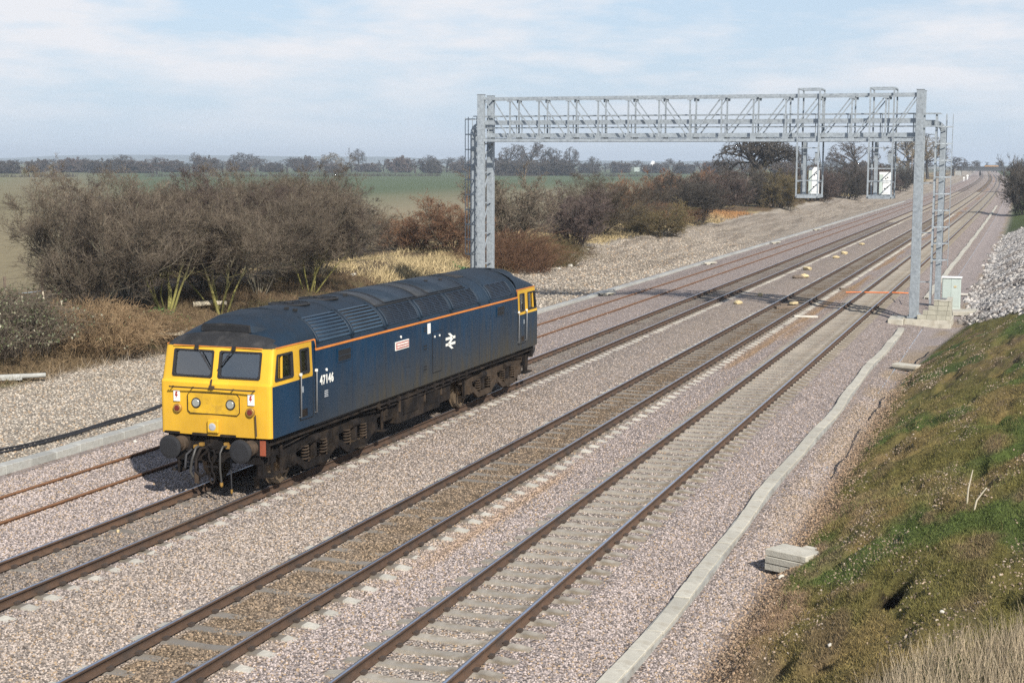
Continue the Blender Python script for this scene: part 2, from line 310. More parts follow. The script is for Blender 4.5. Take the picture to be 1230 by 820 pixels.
# ---------------------------------------------------------------- ground
GOUGES += [(-1.75, 23.2, -1.85, 22.0, .2, .36), (-.22, 36.9, .1, 36.4, .34, .7), (-.16, 31.3, .15, 30.9, .27, .6),
           (-2.2, 20.0, -3.5, 19.3, .16, .22), (-2.6, 35.5, -1.5, 36.2, .22, .35), (-3.0, 31.5, -2.3, 33.0, .16, .25), (-3.7, 25.6, -2.6, 26.9, .12, .2),
           (-1.2, 17.8, -2.4, 18.6, .12, .15)]
def ramp(a, b, t): return a + (b-a)*t[..., None]
def C(*c): return np.array(c, float)
def ground_colour(X, Y, Z):
    s = X - cx(Y); n1 = fbm(s*.9, Y*.5, 101); n2 = fbm(s*2.5, Y*2.2, 103); n3 = fbm(s*.25, Y*.09, 105); ns = fbm(s*2.2, Y*.10, 109)
    sh = s.shape + (3,)
    col = np.broadcast_to(C(.285, .243, .225), sh).copy()                              # fresh pinkish ballast
    col = ramp(col, C(.278, .236, .198), sst(-15.9, -15.2, s)*sst(-10.6, -11, s)*(.35+.65*n1))   # older tan stone between the lines
    col = ramp(col, C(.30, .185, .09), np.exp(-((s+10.2)/.45)**2)*sst(.42, .62, ns)*.85)       # rusty dust along the next pair
    col = ramp(col, C(.125, .09, .055), sst(.72, .66, np.abs(s-T2))*(.65+.35*n2))
    col = ramp(col, C(.15, .128, .108), sst(.72, .66, np.abs(s-T1))*(.55+.45*n2))
    col = ramp(col, C(.22, .19, .17), np.exp(-((s-T1-1.3)/.55)**2)*sst(.5, .65, ns)*.6)
    col = ramp(col, C(.29, .255, .215), sst(.72, .66, np.abs(s-T3))*.6)
    col = ramp(col, C(.30, .265, .22), sst(-23.9, -24.6, s))                             # sandy gravel beside the trough
    col = ramp(col, C(.24, .205, .155), sst(-23.9, -24.6, s)*sst(.5, .75, n1)*.55)
    bankc = ramp(np.broadcast_to(C(.31, .27, .22), sh), C(.215, .185, .15), sst(.45, .7, ns))
    col = ramp2(col, bankc, sst(-24.4, -26, s)*sst(75, 110, Y))
    # dead brown litter and straw under the bushes
    edge = -32.6 - 1.0*(n1-.5) - 1.4*sst(75, 120, Y) - 1.5*(fbm(Y*.12, s*0, 115)-.5)
    lit = ramp(np.broadcast_to(C(.115, .08, .048), sh), C(.31, .235, .12), sst(.5, .68, n3+.18*(n2-.5))*(.15+.85*sst(70, 86, Y)))
    lit = ramp(lit, C(.075, .095, .035), sst(.62, .75, n2)*.6)
    k = sst(edge+.35, edge-.35, s); col = ramp2(col, lit, k)
    # right-hand cutting side
    t = toe(Y); q = s - t
    moss = ramp(np.broadcast_to(C(.128, .112, .036), sh), C(.175, .130, .052), sst(.42, .66, fbm(s*.8, Y*.3, 121)))
    moss = ramp(moss, C(.075, .100, .027), sst(.52, .70, fbm(s*.55+3, Y*.35, 123)+.05*sst(-2, 0, s)))
    moss = ramp(moss, C(.15, .108, .06), sst(.62, .74, fbm(s*1.6, Y*.55, 125))*.8)
    moss = ramp(moss, C(.25, .168, .108), sst(.36, .56, fbm(s*1.1+9, Y*.5, 127))*sst(2.4, .5, q)*sst(44, 26, Y)*.9)
    k = sst(-.05, .45, q + .7*(n2-.5)); col = ramp2(col, moss, k)
    col = ramp2(col, np.broadcast_to(C(.27, .205, .13), sh), sst(-1.0, -.5, q)*sst(.35, 0, q)*sst(.35, .6, n1)*sst(28, 36, Y)*.7)
    for (xa, ya, xb, yb, r_, d_) in GOUGES[:3]:                                              # shade inside these hollows, painted into the ground colour
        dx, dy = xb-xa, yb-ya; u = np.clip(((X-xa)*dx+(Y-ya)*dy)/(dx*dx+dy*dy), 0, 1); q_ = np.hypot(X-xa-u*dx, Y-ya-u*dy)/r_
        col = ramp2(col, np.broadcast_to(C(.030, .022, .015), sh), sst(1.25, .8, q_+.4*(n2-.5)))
    scree = ramp(np.broadcast_to(C(.24, .22, .20), sh), C(.15, .13, .11), sst(.45, .7, n2))
    k = sst(-.6, .2, q)*sst(0, 6, Y - (61 - 4.2*np.minimum(s, 0)) + 6*(n1-.5)); col = ramp2(col, scree, k)
    col = ramp2(col, np.broadcast_to(C(.07, .09, .03), sh), sst(140, 190, Y)*sst(-.8, .6, q))
    # fields
    f = sst(-52, -62, s)
    fld = ramp(np.broadcast_to(C(.215, .18, .112), sh), C(.078, .102, .05), sst(-95, -190, s + 25*(fbm(s*.03, Y*.012, 131)-.5) + 14*(fbm(s*.3, Y*.01, 132)-.5)))
    hx = (s + 478)*.815 - (Y - 611)*-.58                                                     # beyond the hedge line
    beyond = sst(14, -14, hx)
    fld = ramp2(fld, np.broadcast_to(C(.20, .165, .095), sh), sst(34, 20, np.abs(hx-22))*.8)
    fld = ramp2(fld, np.broadcast_to(C(.112, .15, .055), sh), beyond)
    fld = ramp2(fld, np.broadcast_to(C(.10, .10, .055), sh), sst(.45, .6, fbm(X*.0022, Y*.0022, 137))*sst(1150, 1400, np.hypot(X, Y)))
    col = ramp2(col, fld, f)
    col = ramp2(col, np.broadcast_to(C(.10, .12, .05), sh), sst(25, 45, s))
    return col*(.9+.2*n2)[..., None]
def ramp2(a, b, t): return a*(1-t[..., None]) + b*t[..., None]
def sheet(name, sv, yv, matname, skip=None):
    S, Yg = np.meshgrid(sv, yv); X = S + cx(Yg); Z = hgt(X, Yg)
    ns, ny = len(sv), len(yv); i = np.arange(ns*ny).reshape(ny, ns)
    q = np.stack([i[:-1, :-1], i[:-1, 1:], i[1:, 1:], i[1:, :-1]], -1).reshape(-1, 4)
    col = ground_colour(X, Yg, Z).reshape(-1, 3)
    me = np_mesh(name, np.stack([X, Yg, Z], -1).reshape(-1, 3), q, M[matname], True, {'col': col})
    return tag(link(name, me), kind='structure')
def seq(*parts):
    return np.unique(np.concatenate([np.arange(a, b+1e-6, d) if b > a else np.array([a]) for a, b, d in parts]).round(4))
geo = lambda a, b, n: np.geomspace(a, b, n)
yy_near = np.concatenate([np.arange(4, 50, .16), np.arange(50, 110, .4), np.arange(110, 260, 1.2), geo(262, 3200, 40)])
sheet('ballast_bed', seq((-24.3, -4.69, .09)), yy_near, 'stone')
yy_mid = np.concatenate([np.arange(4, 60, .3), np.arange(60, 150, .45), np.arange(150, 300, 1.5), geo(302, 3200, 40)])
sheet('gravel_verge', seq((-32.9, -24.24, .14)), yy_mid, 'stone')
sheet('scrub_bank', seq((-56, -32.84, .3)), yy_mid, 'litter')
sheet('crop_field', -np.concatenate([np.arange(55.9, 110, 2), geo(110, 6500, 80)])[::-1], np.concatenate([np.arange(-40, 300, 4), geo(304, 6500, 90)]), 'field')
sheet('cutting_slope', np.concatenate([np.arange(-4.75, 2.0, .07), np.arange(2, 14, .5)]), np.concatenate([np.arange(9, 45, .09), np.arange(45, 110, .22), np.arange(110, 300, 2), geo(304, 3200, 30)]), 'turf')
sheet('far_land', np.concatenate([[13.4], geo(16, 5000, 40)]), np.concatenate([np.arange(-40, 300, 10), geo(310, 6500, 50)]), 'field')
# far blue hills on the skyline
def ridge(name, x0, x1, y, hmax, seed, col):
    xs = np.linspace(x0, x1, 160); zz = hmax*sst(.2, .8, fbm(xs/1700., xs*0+seed, seed, 4))
    V = []
    for k, (dy, fz) in enumerate(((-500, 0), (-250, .55), (0, 1), (400, .6), (900, 0))):
        V.append(np.stack([xs, np.full_like(xs, y+dy), -2 + zz*fz], -1))
    V = np.concatenate(V); n = len(xs); i = np.arange(5*n).reshape(5, n)
    q = np.stack([i[:-1, :-1], i[:-1, 1:], i[1:, 1:], i[1:, :-1]], -1).reshape(-1, 4)
    return tag(link(name, np_mesh(name, V, q, mat(name, col, .95, 0, .3, .004), True)), kind='structure')
ridge('hills', -6200, 800, 5300, 34, 3, (.06, .08, .05))

# ---------------------------------------------------------------- scattered stones, blades, stalks
def scatter(name, sv, yv, dens, proto, smin, smax, seed, mname, tilt=.4, lift=0, colf=None, squash=None):
    """geometry-nodes scatter over a strip of the ground; dens(s,Y,X) gives pieces per square metre"""
    S, Yg = np.meshgrid(sv, yv); X = S + cx(Yg); Z = hgt(X, Yg) + lift
    ns, ny = len(sv), len(yv); i = np.arange(ns*ny).reshape(ny, ns)
    q = np.stack([i[:-1, :-1], i[:-1, 1:], i[1:, 1:], i[1:, :-1]], -1).reshape(-1, 4)
    col = ground_colour(X, Yg, Z) if colf is None else colf(S, Yg)
    me = np_mesh(name, np.stack([X, Yg, Z], -1).reshape(-1, 3), q, M[mname], False, {'col': col.reshape(-1, 3), 'dens': np.broadcast_to(dens(S, Yg), S.shape).ravel().copy()})
    o = tag(link(name, me), kind='stuff')
    g = bpy.data.node_groups.new(name, 'GeometryNodeTree'); gn = g.nodes; gl = g.links.new
    g.interface.new_socket('Geometry', in_out='INPUT', socket_type='NodeSocketGeometry'); g.interface.new_socket('Geometry', in_out='OUTPUT', socket_type='NodeSocketGeometry')
    gi = gn.new('NodeGroupInput'); go = gn.new('NodeGroupOutput')
    dp = gn.new('GeometryNodeDistributePointsOnFaces'); dp.inputs['Seed'].default_value = seed
    na = gn.new('GeometryNodeInputNamedAttribute'); na.data_type = 'FLOAT'; na.inputs['Name'].default_value = 'dens'
    gl(gi.outputs[0], dp.inputs['Mesh']); gl(na.outputs[0], dp.inputs['Density'])
    if proto == 'stone':
        pn = gn.new('GeometryNodeMeshIcoSphere'); pn.inputs['Subdivisions'].default_value = 1; pn.inputs['Radius'].default_value = 1
    else:
        pn = gn.new('GeometryNodeMeshCone'); pn.inputs['Vertices'].default_value = 3; pn.inputs['Radius Top'].default_value = 0.0
        pn.inputs['Radius Bottom'].default_value = .05; pn.inputs['Depth'].default_value = 1; pn.fill_type = 'NONE'
    sp = gn.new('GeometryNodeSetShadeSmooth'); sp.inputs['Shade Smooth'].default_value = False; gl(pn.outputs['Mesh'], sp.inputs[0])
    sm = gn.new('GeometryNodeSetMaterial'); sm.inputs['Material'].default_value = M[mname]; gl(sp.outputs[0], sm.inputs['Geometry'])
    ip = gn.new('GeometryNodeInstanceOnPoints'); gl(dp.outputs['Points'], ip.inputs['Points']); gl(sm.outputs[0], ip.inputs['Instance'])
    rr = gn.new('FunctionNodeRandomValue'); rr.data_type = 'FLOAT_VECTOR'; rr.inputs['Seed'].default_value = seed+1
    if proto == 'stone': rr.inputs['Min'].default_value = (-3.1, -3.1, -3.1); rr.inputs['Max'].default_value = (3.1, 3.1, 3.1)
    else: rr.inputs['Min'].default_value = (-tilt, -tilt, -3.1); rr.inputs['Max'].default_value = (tilt, tilt, 3.1)
    gl(rr.outputs['Value'], ip.inputs['Rotation'])
    rs = gn.new('FunctionNodeRandomValue'); rs.data_type = 'FLOAT_VECTOR'; rs.inputs['Seed'].default_value = seed+2
    if proto == 'stone': rs.inputs['Min'].default_value = (smin,)*3; rs.inputs['Max'].default_value = (smax,)*3
    else: rs.inputs['Min'].default_value = (smin*.7, smin*.7, smin); rs.inputs['Max'].default_value = (smax*.7, smax*.7, smax)
    if squash: rs.inputs['Min'].default_value = squash[0]; rs.inputs['Max'].default_value = squash[1]
    gl(rs.outputs['Value'], ip.inputs['Scale']); gl(ip.outputs['Instances'], go.inputs[0])
    md = o.modifiers.new('scatter', 'NODES'); md.node_group = g
    return o
def clear_of_sleepers(s, Y):
    r = np.ones_like(s)
    for yc, sp in ((T3, 1), ):
        r = r*(1 - .55*(np.abs(s-yc) < 1.3))
    return r*(1 - .92*(np.abs(s+5.6) < .2))*(1-.9*((s > -24) & (s < -23.35)))
scatter('loose_ballast', seq((-23.2, -4.5, .2)), np.arange(17, 80, .3), lambda s, Y: 560*np.exp(-np.clip(Y-26, 0, None)/12.)*(Y < 78)*clear_of_sleepers(s, Y)*sst(12, 16, Y), 'stone', .011, .029, 11, 'loose')
scatter('loose_gravel', seq((-33.2, -24.2, .25)), np.arange(27, 76, .4), lambda s, Y: 110*sst(76, 50, Y), 'stone', .014, .045, 12, 'loose')
scatter('bank_stones', seq((-34.5, -24.4, .4)), np.arange(74, 165, .6), lambda s, Y: 20*sst(-33.8, -32.5, s)*sst(165, 92, Y)*(.4+1.2*fbm(s*.6, Y*.3, 191)), 'stone', .025, .085, 19, 'loose')
def rub_d(s, Y):
    q = s - toe(Y); lim = Y - (62 - 4.2*np.minimum(s, 0)) + 6*(fbm(s*.9, Y*.5, 101)-.5)
    return 34*sst(-.7, .3, q + 1.2*(fbm(s*.6, Y*.2, 141)-.5))*sst(0, 5, lim)*sst(178, 150, Y)
scatter('stone_rubble', seq((-6, 6, .3)), np.arange(58, 180, .6), rub_d, 'stone', .05, .19, 13, 'rubble', colf=lambda s, Y: ramp(np.broadcast_to(C(.32, .305, .29), s.shape+(3,)), C(.22, .195, .175), sst(.48, .66, fbm(s*.8, Y*.3, 197))))
scatter('slope_stones', seq((-4.7, 1.5, .12)), np.arange(14, 62, .15), lambda s, Y: 85*sst(.55, .74, fbm(s*1.4, Y*.45, 151)+.24*sst(2.0, .4, s-toe(Y))*sst(36, 25, Y)) + 3, 'stone', .006, .030, 14, 'pebble', colf=lambda s, Y: np.broadcast_to(C(.31, .235, .17), s.shape+(3,)))
scatter('toe_stones', seq((-5.3, -3.5, .1)), np.arange(16, 60, .2), lambda s, Y: 330*sst(-5.25, -4.95, s)*sst(1.1, .1, s-toe(Y)+.9*(fbm(s*1.5, Y*.7, 199)-.5))*sst(62, 34, Y), 'stone', .010, .034, 20, 'loose', colf=lambda s, Y: ramp(np.broadcast_to(C(.27, .225, .195), s.shape+(3,)), C(.24, .165, .105), sst(-4.9, -4.2, s)))
scatter('slope_tussocks', seq((-4.2, 1.2, .12)), np.arange(15, 45, .2), lambda s, Y: 130*sst(.3, .9, s-toe(Y))*sst(.5, .66, fbm(s*1.1+5, Y*.7, 203)), 'blade', .05, .2, 21, 'stalk', .8, squash=((.05, .05, .06), (.09, .09, .19)), colf=lambda s, Y: ramp(np.broadcast_to(C(.20, .16, .07), s.shape+(3,)), C(.10, .115, .035), sst(.4, .6, fbm(s*.8, Y*.8, 205))))
def turf_d(s, Y): return 1500*sst(.25, .7, s-toe(Y))*sst(48, 22, Y)*(.25+fbm(s*1.4, Y*1.2, 161))*(1-.8*sst(.55, .7, fbm(s*1.4, Y*.45, 151)))
scatter('mossy_grass', seq((-4.6, 1.4, .1)), np.arange(14.5, 48, .15), turf_d, 'blade', .025, .075, 15, 'blade', .9, squash=((.09, .09, .025), (.17, .17, .08)))
# ---------------------------------------------------------------- railway tracks
def rail_mesh(xo, zo, mats, ytop=1150):
    ys = np.concatenate([np.arange(2, 120, 6.), np.arange(120, ytop, 15.)])
    prof = [(-.07, -.172), (-.07, -.160), (-.012, -.140), (-.010, -.045), (-.035, -.038), (-.036, -.008), (-.028, 0), (.028, 0), (.036, -.008), (.035, -.038), (.010, -.045), (.012, -.140), (.07, -.160), (.07, -.172)]
    n = len(prof); m = len(ys); P = np.array(prof)
    V = np.stack([np.broadcast_to(P[:, 0], (m, n)) + xo + cx(ys)[:, None], np.broadcast_to(ys[:, None], (m, n)), np.broadcast_to(P[:, 1]+zo, (m, n))], -1)
    i = np.arange(m*n).reshape(m, n)
    q = np.stack([i[:-1], i[1:], np.roll(i, -1, 1)[1:], np.roll(i, -1, 1)[:-1]], -1)
    me = np_mesh('rail', V.reshape(-1, 3), q.reshape(-1, 4), mats[0]); me.materials.append(mats[1])
    mi = np.zeros((m-1, n), np.int32); mi[:, 6] = 1
    me.polygons.foreach_set('material_index', mi.ravel()); return me
def sleeper_mesh(m, L=2.5, w=.27, h=.2):
    xs = [-L/2, -1.0, -.5, 0, .5, 1.0, L/2]; zt = [-.03, 0, -.004, -.028, -.004, 0, -.03]; b = MB(); V = []
    for x, z in zip(xs, zt): V += [(x, -w/2, -h), (x, -w*.40, z), (x, w*.40, z), (x, w/2, -h)]
    F = [(4*i+a, 4*i+a+1, 4*i+a+5, 4*i+a+4) for i in range(6) for a in range(3)] + [(0, 3, 2, 1), (24, 25, 26, 27)]
    b.add(V, F)
    if isinstance(m, tuple):
        for k in range(18): b.m[k] = 1 if 1 <= k//3 <= 4 else 0
    return b.mesh('sleeper', m)
SL = sleeper_mesh(M['sleeper']); SLD = sleeper_mesh((M['sleeper_end'], M['sleeper_dark']))
def track(xc, zo, label, sp, y0, mats, sl, zs=-.172, jit=.0, tilt=.0):
    t = thing('railway_track', label, 'railway track', (xc, 0, 0), group='railway tracks side by side')
    for d in (-.7525, .7525):
        link('rail', rail_mesh(d, zo, mats), t)
    clips = MB(); far = MB(); k = 0; Y = y0
    while Y < 520:
        x = float(cx(Y)); a = float(cx(Y+.5)-cx(Y-.5))
        if k < 297:
            o = link('sleeper', sl, t, (x+random.gauss(0, jit), Y+random.gauss(0, .012), zo+zs+random.gauss(0, .004)-(random.random()*.022 if sl is SLD else 0)), (random.gauss(0, .008), random.gauss(0, .005+tilt), -a+random.gauss(0, .012)))
            if Y < 110:
                for d in (-.7525, .7525):
                    for sd in (-.095, .095): clips.box((x+d+sd, Y, zo-.145), (.07, .11, .05))
        elif Y < 420:
            far.box((x, Y, zo+zs-.06), (2.5, .24, .12))
        k += 1; Y += sp
    tag(clips.build('rail_clip', M['clip'], t), kind='stuff')
    if far.v: tag(far.build('sleeper', M['sleeper'], t), kind='stuff')
    return t
shiny = (M['rail_side'], M['rail_top'])
track(T3, 0, 'track closest to the grass slope, clean pale sleepers showing all along between brown rails', .655, 12.03, shiny, SL)
track(T2, 0, 'second track from the grass slope, brown dirt between its polished rails', .748, 11.4, shiny, SLD, -.172)
track(T1, 0, 'track the blue locomotive stands on, dark oily stone between its rails', .629, 11.6, shiny, SLD, -.176)
track(T0, -.1457, 'unused track behind the locomotive with thin orange rusted rails sunk in new stone', .7, 20, (M['rail_rust'], M['rail_rust']), SL, -.15, .03)

# ---------------------------------------------------------------- concrete cable troughs beside the line
lid = MB().box((0, 0, -.03), (.285, .985, .06)).mesh('trough_lid', M['concrete'], .008)
def trough_right(y0, y1, label, wob):
    t = thing('cable_trough', label, 'cable trough', (-5.6, y0, -.33), group='concrete cable troughs')
    n = int(y1-y0)
    for k in range(n):
        Y = y0 + k + .5
        x = float(cx(Y)) + wob*(.055*math.sin(Y*.31) + .03*math.sin(Y*.83+1)) + random.gauss(0, .004)
        link('trough_lid', lid, t, (x, Y-y0, .045+random.gauss(0, .004)), (random.gauss(0, .006), random.gauss(0, .008), random.gauss(0, .008)-wob*(.017*math.cos(Y*.31)+.025*math.cos(Y*.83+1))))
    b = MB()
    ys = np.arange(y0, y1+.1, 1.)
    for a, c in zip(ys[:-1], ys[1:]):
        for sd in (-.125, .125): b.beam((float(cx(a))+sd+wob*.055*math.sin(a*.31), a-y0, -.08), (float(cx(c))+sd+wob*.055*math.sin(c*.31), c-y0, -.08), .05, .18)
    b.build('trough_base', M['concrete_grey'], t)
trough_right(14, 71, 'long pale concrete cable trough running along the foot of the grass slope', 1)
trough_right(88, 288, 'far pale concrete trough line beyond the grey cabinet, next to the white stones', .4)
unit = MB().box((0, 0, -.10), (.36, .985, .30)).mesh('trough_unit', M['concrete_grey'], .012)
t = thing('cable_trough', 'raised grey concrete trough left of the rusty track, like a low kerb by the gravel', 'cable trough', (-23.72, 24, -.3), group='concrete cable troughs')
for k in range(290):
    Y = 24 + k + .5
    link('trough_unit', unit, t, (float(cx(Y)) + .03*math.sin(Y*.4) + random.gauss(0, .006), k+.5, .06-.11*float(sst(55, 85, Y))+random.gauss(0, .008)), (random.gauss(0, .008), random.gauss(0, .01), random.gauss(0, .008)))
# ---------------------------------------------------------------- blue diesel locomotive
LEN = 19.35
def paint(name, col, rough, grime, z0, z1, gmax, ymix=None, top=None):
    """weathered paint: road dirt thickens towards the rail, oily streaks run down"""
    m = bpy.data.materials.new(name); m.use_nodes = True; t = m.node_tree; l = t.links.new; b = t.nodes['Principled BSDF']; b.inputs['Specular IOR Level'].default_value = .28
    c = NN(t, 'ShaderNodeTexCoord'); se = NN(t, 'ShaderNodeSeparateXYZ'); l(c.outputs['Object'], se.inputs[0])
    mr = NN(t, 'ShaderNodeMapRange'); mr.inputs['From Min'].default_value = z0; mr.inputs['From Max'].default_value = z1; l(se.outputs['Z'], mr.inputs['Value'])
    mp = NN(t, 'ShaderNodeMapping'); mp.inputs['Scale'].default_value = (3, 3.2, .5); l(c.outputs['Object'], mp.inputs['Vector'])
    ns = NN(t, 'ShaderNodeTexNoise'); ns.inputs['Scale'].default_value = 1.6; ns.inputs['Detail'].default_value = 8; ns.inputs['Roughness'].default_value = .65; l(mp.outputs[0], ns.inputs['Vector'])
    n2 = NN(t, 'ShaderNodeTexNoise'); n2.inputs['Scale'].default_value = .55; n2.inputs['Detail'].default_value = 4; l(c.outputs['Object'], n2.inputs['Vector'])
    a = NN(t, 'ShaderNodeMath', operation='MULTIPLY_ADD'); a.inputs[1].default_value = 1.3; a.inputs[2].default_value = -.65; l(ns.outputs['Fac'], a.inputs[0])
    a2 = NN(t, 'ShaderNodeMath', operation='ADD'); l(mr.outputs[0], a2.inputs[0]); l(a.outputs[0], a2.inputs[1])
    cur = a2.outputs[0]
    if ymix:
        my = NN(t, 'ShaderNodeMapRange'); my.inputs['From Min'].default_value = ymix[0]; my.inputs['From Max'].default_value = ymix[1]; my.inputs['To Min'].default_value = ymix[2]; my.inputs['To Max'].default_value = 1; l(se.outputs['Y'], my.inputs['Value'])
        mm = NN(t, 'ShaderNodeMath', operation='MULTIPLY'); l(cur, mm.inputs[0]); l(my.outputs[0], mm.inputs[1]); cur = mm.outputs[0]
    cl = NN(t, 'ShaderNodeMapRange'); cl.inputs['To Max'].default_value = gmax; l(cur, cl.inputs['Value'])
    base = NN(t, 'ShaderNodeMix', data_type='RGBA'); base.inputs['A'].default_value = (*col, 1); base.inputs['B'].default_value = (*[x*.62 for x in col], 1)
    r2 = NN(t, 'ShaderNodeMapRange'); r2.inputs['From Min'].default_value = .35; r2.inputs['From Max'].default_value = .7; l(n2.outputs['Fac'], r2.inputs['Value']); l(r2.outputs[0], base.inputs['Factor'])
    mx = NN(t, 'ShaderNodeMix', data_type='RGBA'); mx.inputs['B'].default_value = (*grime, 1); l(base.outputs['Result'], mx.inputs['A']); l(cl.outputs[0], mx.inputs['Factor'])
    l(mx.outputs['Result'], b.inputs['Base Color'])
    rr = NN(t, 'ShaderNodeMapRange'); rr.inputs['To Min'].default_value = rough; rr.inputs['To Max'].default_value = .85; l(cl.outputs[0], rr.inputs['Value']); l(rr.outputs[0], b.inputs['Roughness'])
    nb = NN(t, 'ShaderNodeTexNoise'); nb.inputs['Scale'].default_value = 1.1; l(c.outputs['Object'], nb.inputs['Vector'])
    bp = NN(t, 'ShaderNodeBump'); bp.inputs['Strength'].default_value = .22; bp.inputs['Distance'].default_value = .05; l(nb.outputs['Fac'], bp.inputs['Height']); l(bp.outputs[0], b.inputs['Normal'])
    return m
BLUE = paint('rail_blue_side', (.003, .031, .074), .36, (.050, .042, .027), 2.85, 1.15, .9, (1.5, 6.5, .22))
BLUER = paint('rail_blue_roof', (.010, .026, .047), .5, (.016, .017, .019), 3.25, 4.2, .85)
YEL = paint('warning_yellow', (.74, .43, .034), .42, (.26, .125, .03), 2.3, .95, .32)
YELP = mat('panel_yellow', (.56, .33, .02), .45, 0, .22, 3, col2=(.36, .21, .03), c2=(.5, .75), c2scale=5)
SOOT = mat('sooty_black', (.012, .012, .013), .8, 0, .4, 2, col2=(.035, .033, .032), c2scale=3)
GRILL = mat('grille_black', (.006, .0065, .008), .7)
SLAT = mat('grille_slat', (.024, .052, .092), .5, 0, .25, 3)
SLATD = mat('dirty_grille_slat', (.017, .028, .046), .55, 0, .3, 3)
LINE = mat('orange_lining', (.62, .21, .035), .55, 0, .2, 2)
UND = mat('underframe_grime', (.013, .011, .0105), .9, 0, .45, 3, .3, 25, col2=(.034, .025, .018), c2=(.45, .7), c2scale=2.5, spec=.15)
UNDB = mat('bogie_brown_grime', (.062, .045, .032), .9, 0, .4, 3, .3, 25, col2=(.030, .024, .019), c2scale=2.5, spec=.15)
TREAD = mat('wheel_tread', (.20, .15, .10), .5, .5, .2)
RAILG = mat('dull_handrail', (.16, .165, .17), .5, .3)
RUST = mat('red_lead', (.26, .065, .03), .8, 0, .25, 5)
RED = mat('tail_red', (.13, .02, .015), .3); BRASS = mat('brass_ring', (.33, .19, .045), .5, .3)
LAMPG = mat('lamp_glass', (.27, .28, .255), .25, 0, .15, 8); LAMPW = mat('headlight_glass', (.42, .43, .45), .15, .2, .1)
CREAMI = mat('cab_interior', (.55, .54, .48), .7); CURT = mat('cab_curtain', (.30, .27, .20), .9, 0, .3, 9, stretch=(6, 6, .4)); SEATM = mat('cab_seat', (.05, .04, .035), .8); DESK = mat('cab_desk', (.10, .105, .10), .7)
PLATE = mat('red_plate', (.32, .035, .025), .5); IVORY = mat('ivory_white', (.78, .77, .70), .5, 0, .08)
GLASS = bpy.data.materials.new('cab_glass'); GLASS.use_nodes = True
_t = GLASS.node_tree; _t.nodes.clear(); _o = NN(_t, 'ShaderNodeOutputMaterial'); _m = NN(_t, 'ShaderNodeMixShader'); _g = NN(_t, 'ShaderNodeBsdfGlossy'); _tr = NN(_t, 'ShaderNodeBsdfTransparent'); _fr = NN(_t, 'ShaderNodeFresnel')
_g.inputs['Roughness'].default_value = .04; _tr.inputs['Color'].default_value = (.62, .66, .66, 1); _fr.inputs['IOR'].default_value = 1.9
_ad = NN(_t, 'ShaderNodeMath', operation='ADD'); _ad.inputs[1].default_value = .15; _t.links.new(_fr.outputs[0], _ad.inputs[0]); _t.links.new(_ad.outputs[0], _m.inputs[0]); _t.links.new(_tr.outputs[0], _m.inputs[1]); _t.links.new(_g.outputs[0], _m.inputs[2]); _t.links.new(_m.outputs[0], _o.inputs['Surface'])

LO = thing('locomotive', 'blue diesel locomotive with yellow front standing on the track', 'locomotive', (T1, 27.914, 0))
def part(mb, name, m, parent=LO, bevel=0, label=None): return mb.build(name, m, parent, bevel=bevel, label=label)
def end_y(y, rear): return LEN - y if rear else y
def rp(t, y, off=0):                                         # point on the roof curve, t degrees from the cantrail
    a = math.radians(t); n = Vector((math.cos(a)/1.37, 0, math.sin(a)/.86)).normalized()
    return Vector((1.37*math.cos(a), y, 3.02+.86*math.sin(a))) + n*off
# --- body sides and solebar
b = MB()
for sx in (-1, 1):
    b.add([(sx*1.37, 2.6, 1.27), (sx*1.37, LEN-2.6, 1.27), (sx*1.37, LEN-2.6, 3.03), (sx*1.37, 2.6, 3.03)], [(0, 1, 2, 3)])
    b.add([(sx*1.37, 2.6, 1.27), (sx*1.37, LEN-2.6, 1.27), (sx*1.30, LEN-2.6, 1.20), (sx*1.30, 2.6, 1.20)], [(0, 1, 2, 3)])
    for e in (0, 1):
        for r in (0, 1):
            y0, y1 = end_y(.57, r), end_y(2.6, r)
        # lower cab sides
    for r in (0, 1):
        y0, y1 = end_y(.555, r), end_y(2.6, r)
        b.add([(sx*1.37, y0, 1.27), (sx*1.37, y1, 1.27), (sx*1.37, y1, 2.40), (sx*1.37, y0, 2.40)], [(0, 1, 2, 3)])
        ya, yb = end_y(2.47, r), end_y(2.6, r)
        b.add([(sx*1.37, ya, 2.40), (sx*1.37, yb, 2.40), (sx*1.355, yb, 3.2), (sx*1.34, ya, 3.2)], [(0, 1, 2, 3)])
part(b, 'body_side', BLUE)
part(MB().box((0, LEN/2, 1.17), (2.5, LEN-1.3, .16)), 'underframe', UND)
# --- roof
N = 26
def roof_strip(y0, y1, t0, t1, off, n=12, thick=0):
    b = MB(); V = []; F = []
    for i in range(n+1):
        t = t0+(t1-t0)*i/n; V += [rp(t, y0, off), rp(t, y1, off)]
    F = [(2*i, 2*i+1, 2*i+3, 2*i+2) for i in range(n)]
    if thick:
        k = len(V)
        for i in range(n+1):
            t = t0+(t1-t0)*i/n; V += [rp(t, y0, off-thick), rp(t, y1, off-thick)]
        F += [(2*i, 2*i+2, k+2*i+2, k+2*i) for i in range(n)] + [(2*i+1, k+2*i+1, k+2*i+3, 2*i+3) for i in range(n)]
        F += [(0, k, k+1, 1), (2*n, 2*n+1, k+2*n+1, k+2*n)]
    b.add(V, F, 0, True); return b
part(roof_strip(2.6, LEN-2.6, 0, 180, 0, 30), 'roof', BLUER)
for y in (2.63, 4.58, 6.55, 8.82, 11.08, 13.35, 14.2, LEN-2.66):
    part(roof_strip(y-.05, y+.05, 1, 179, .016, 24, .016), 'roof_rib', BLUER)
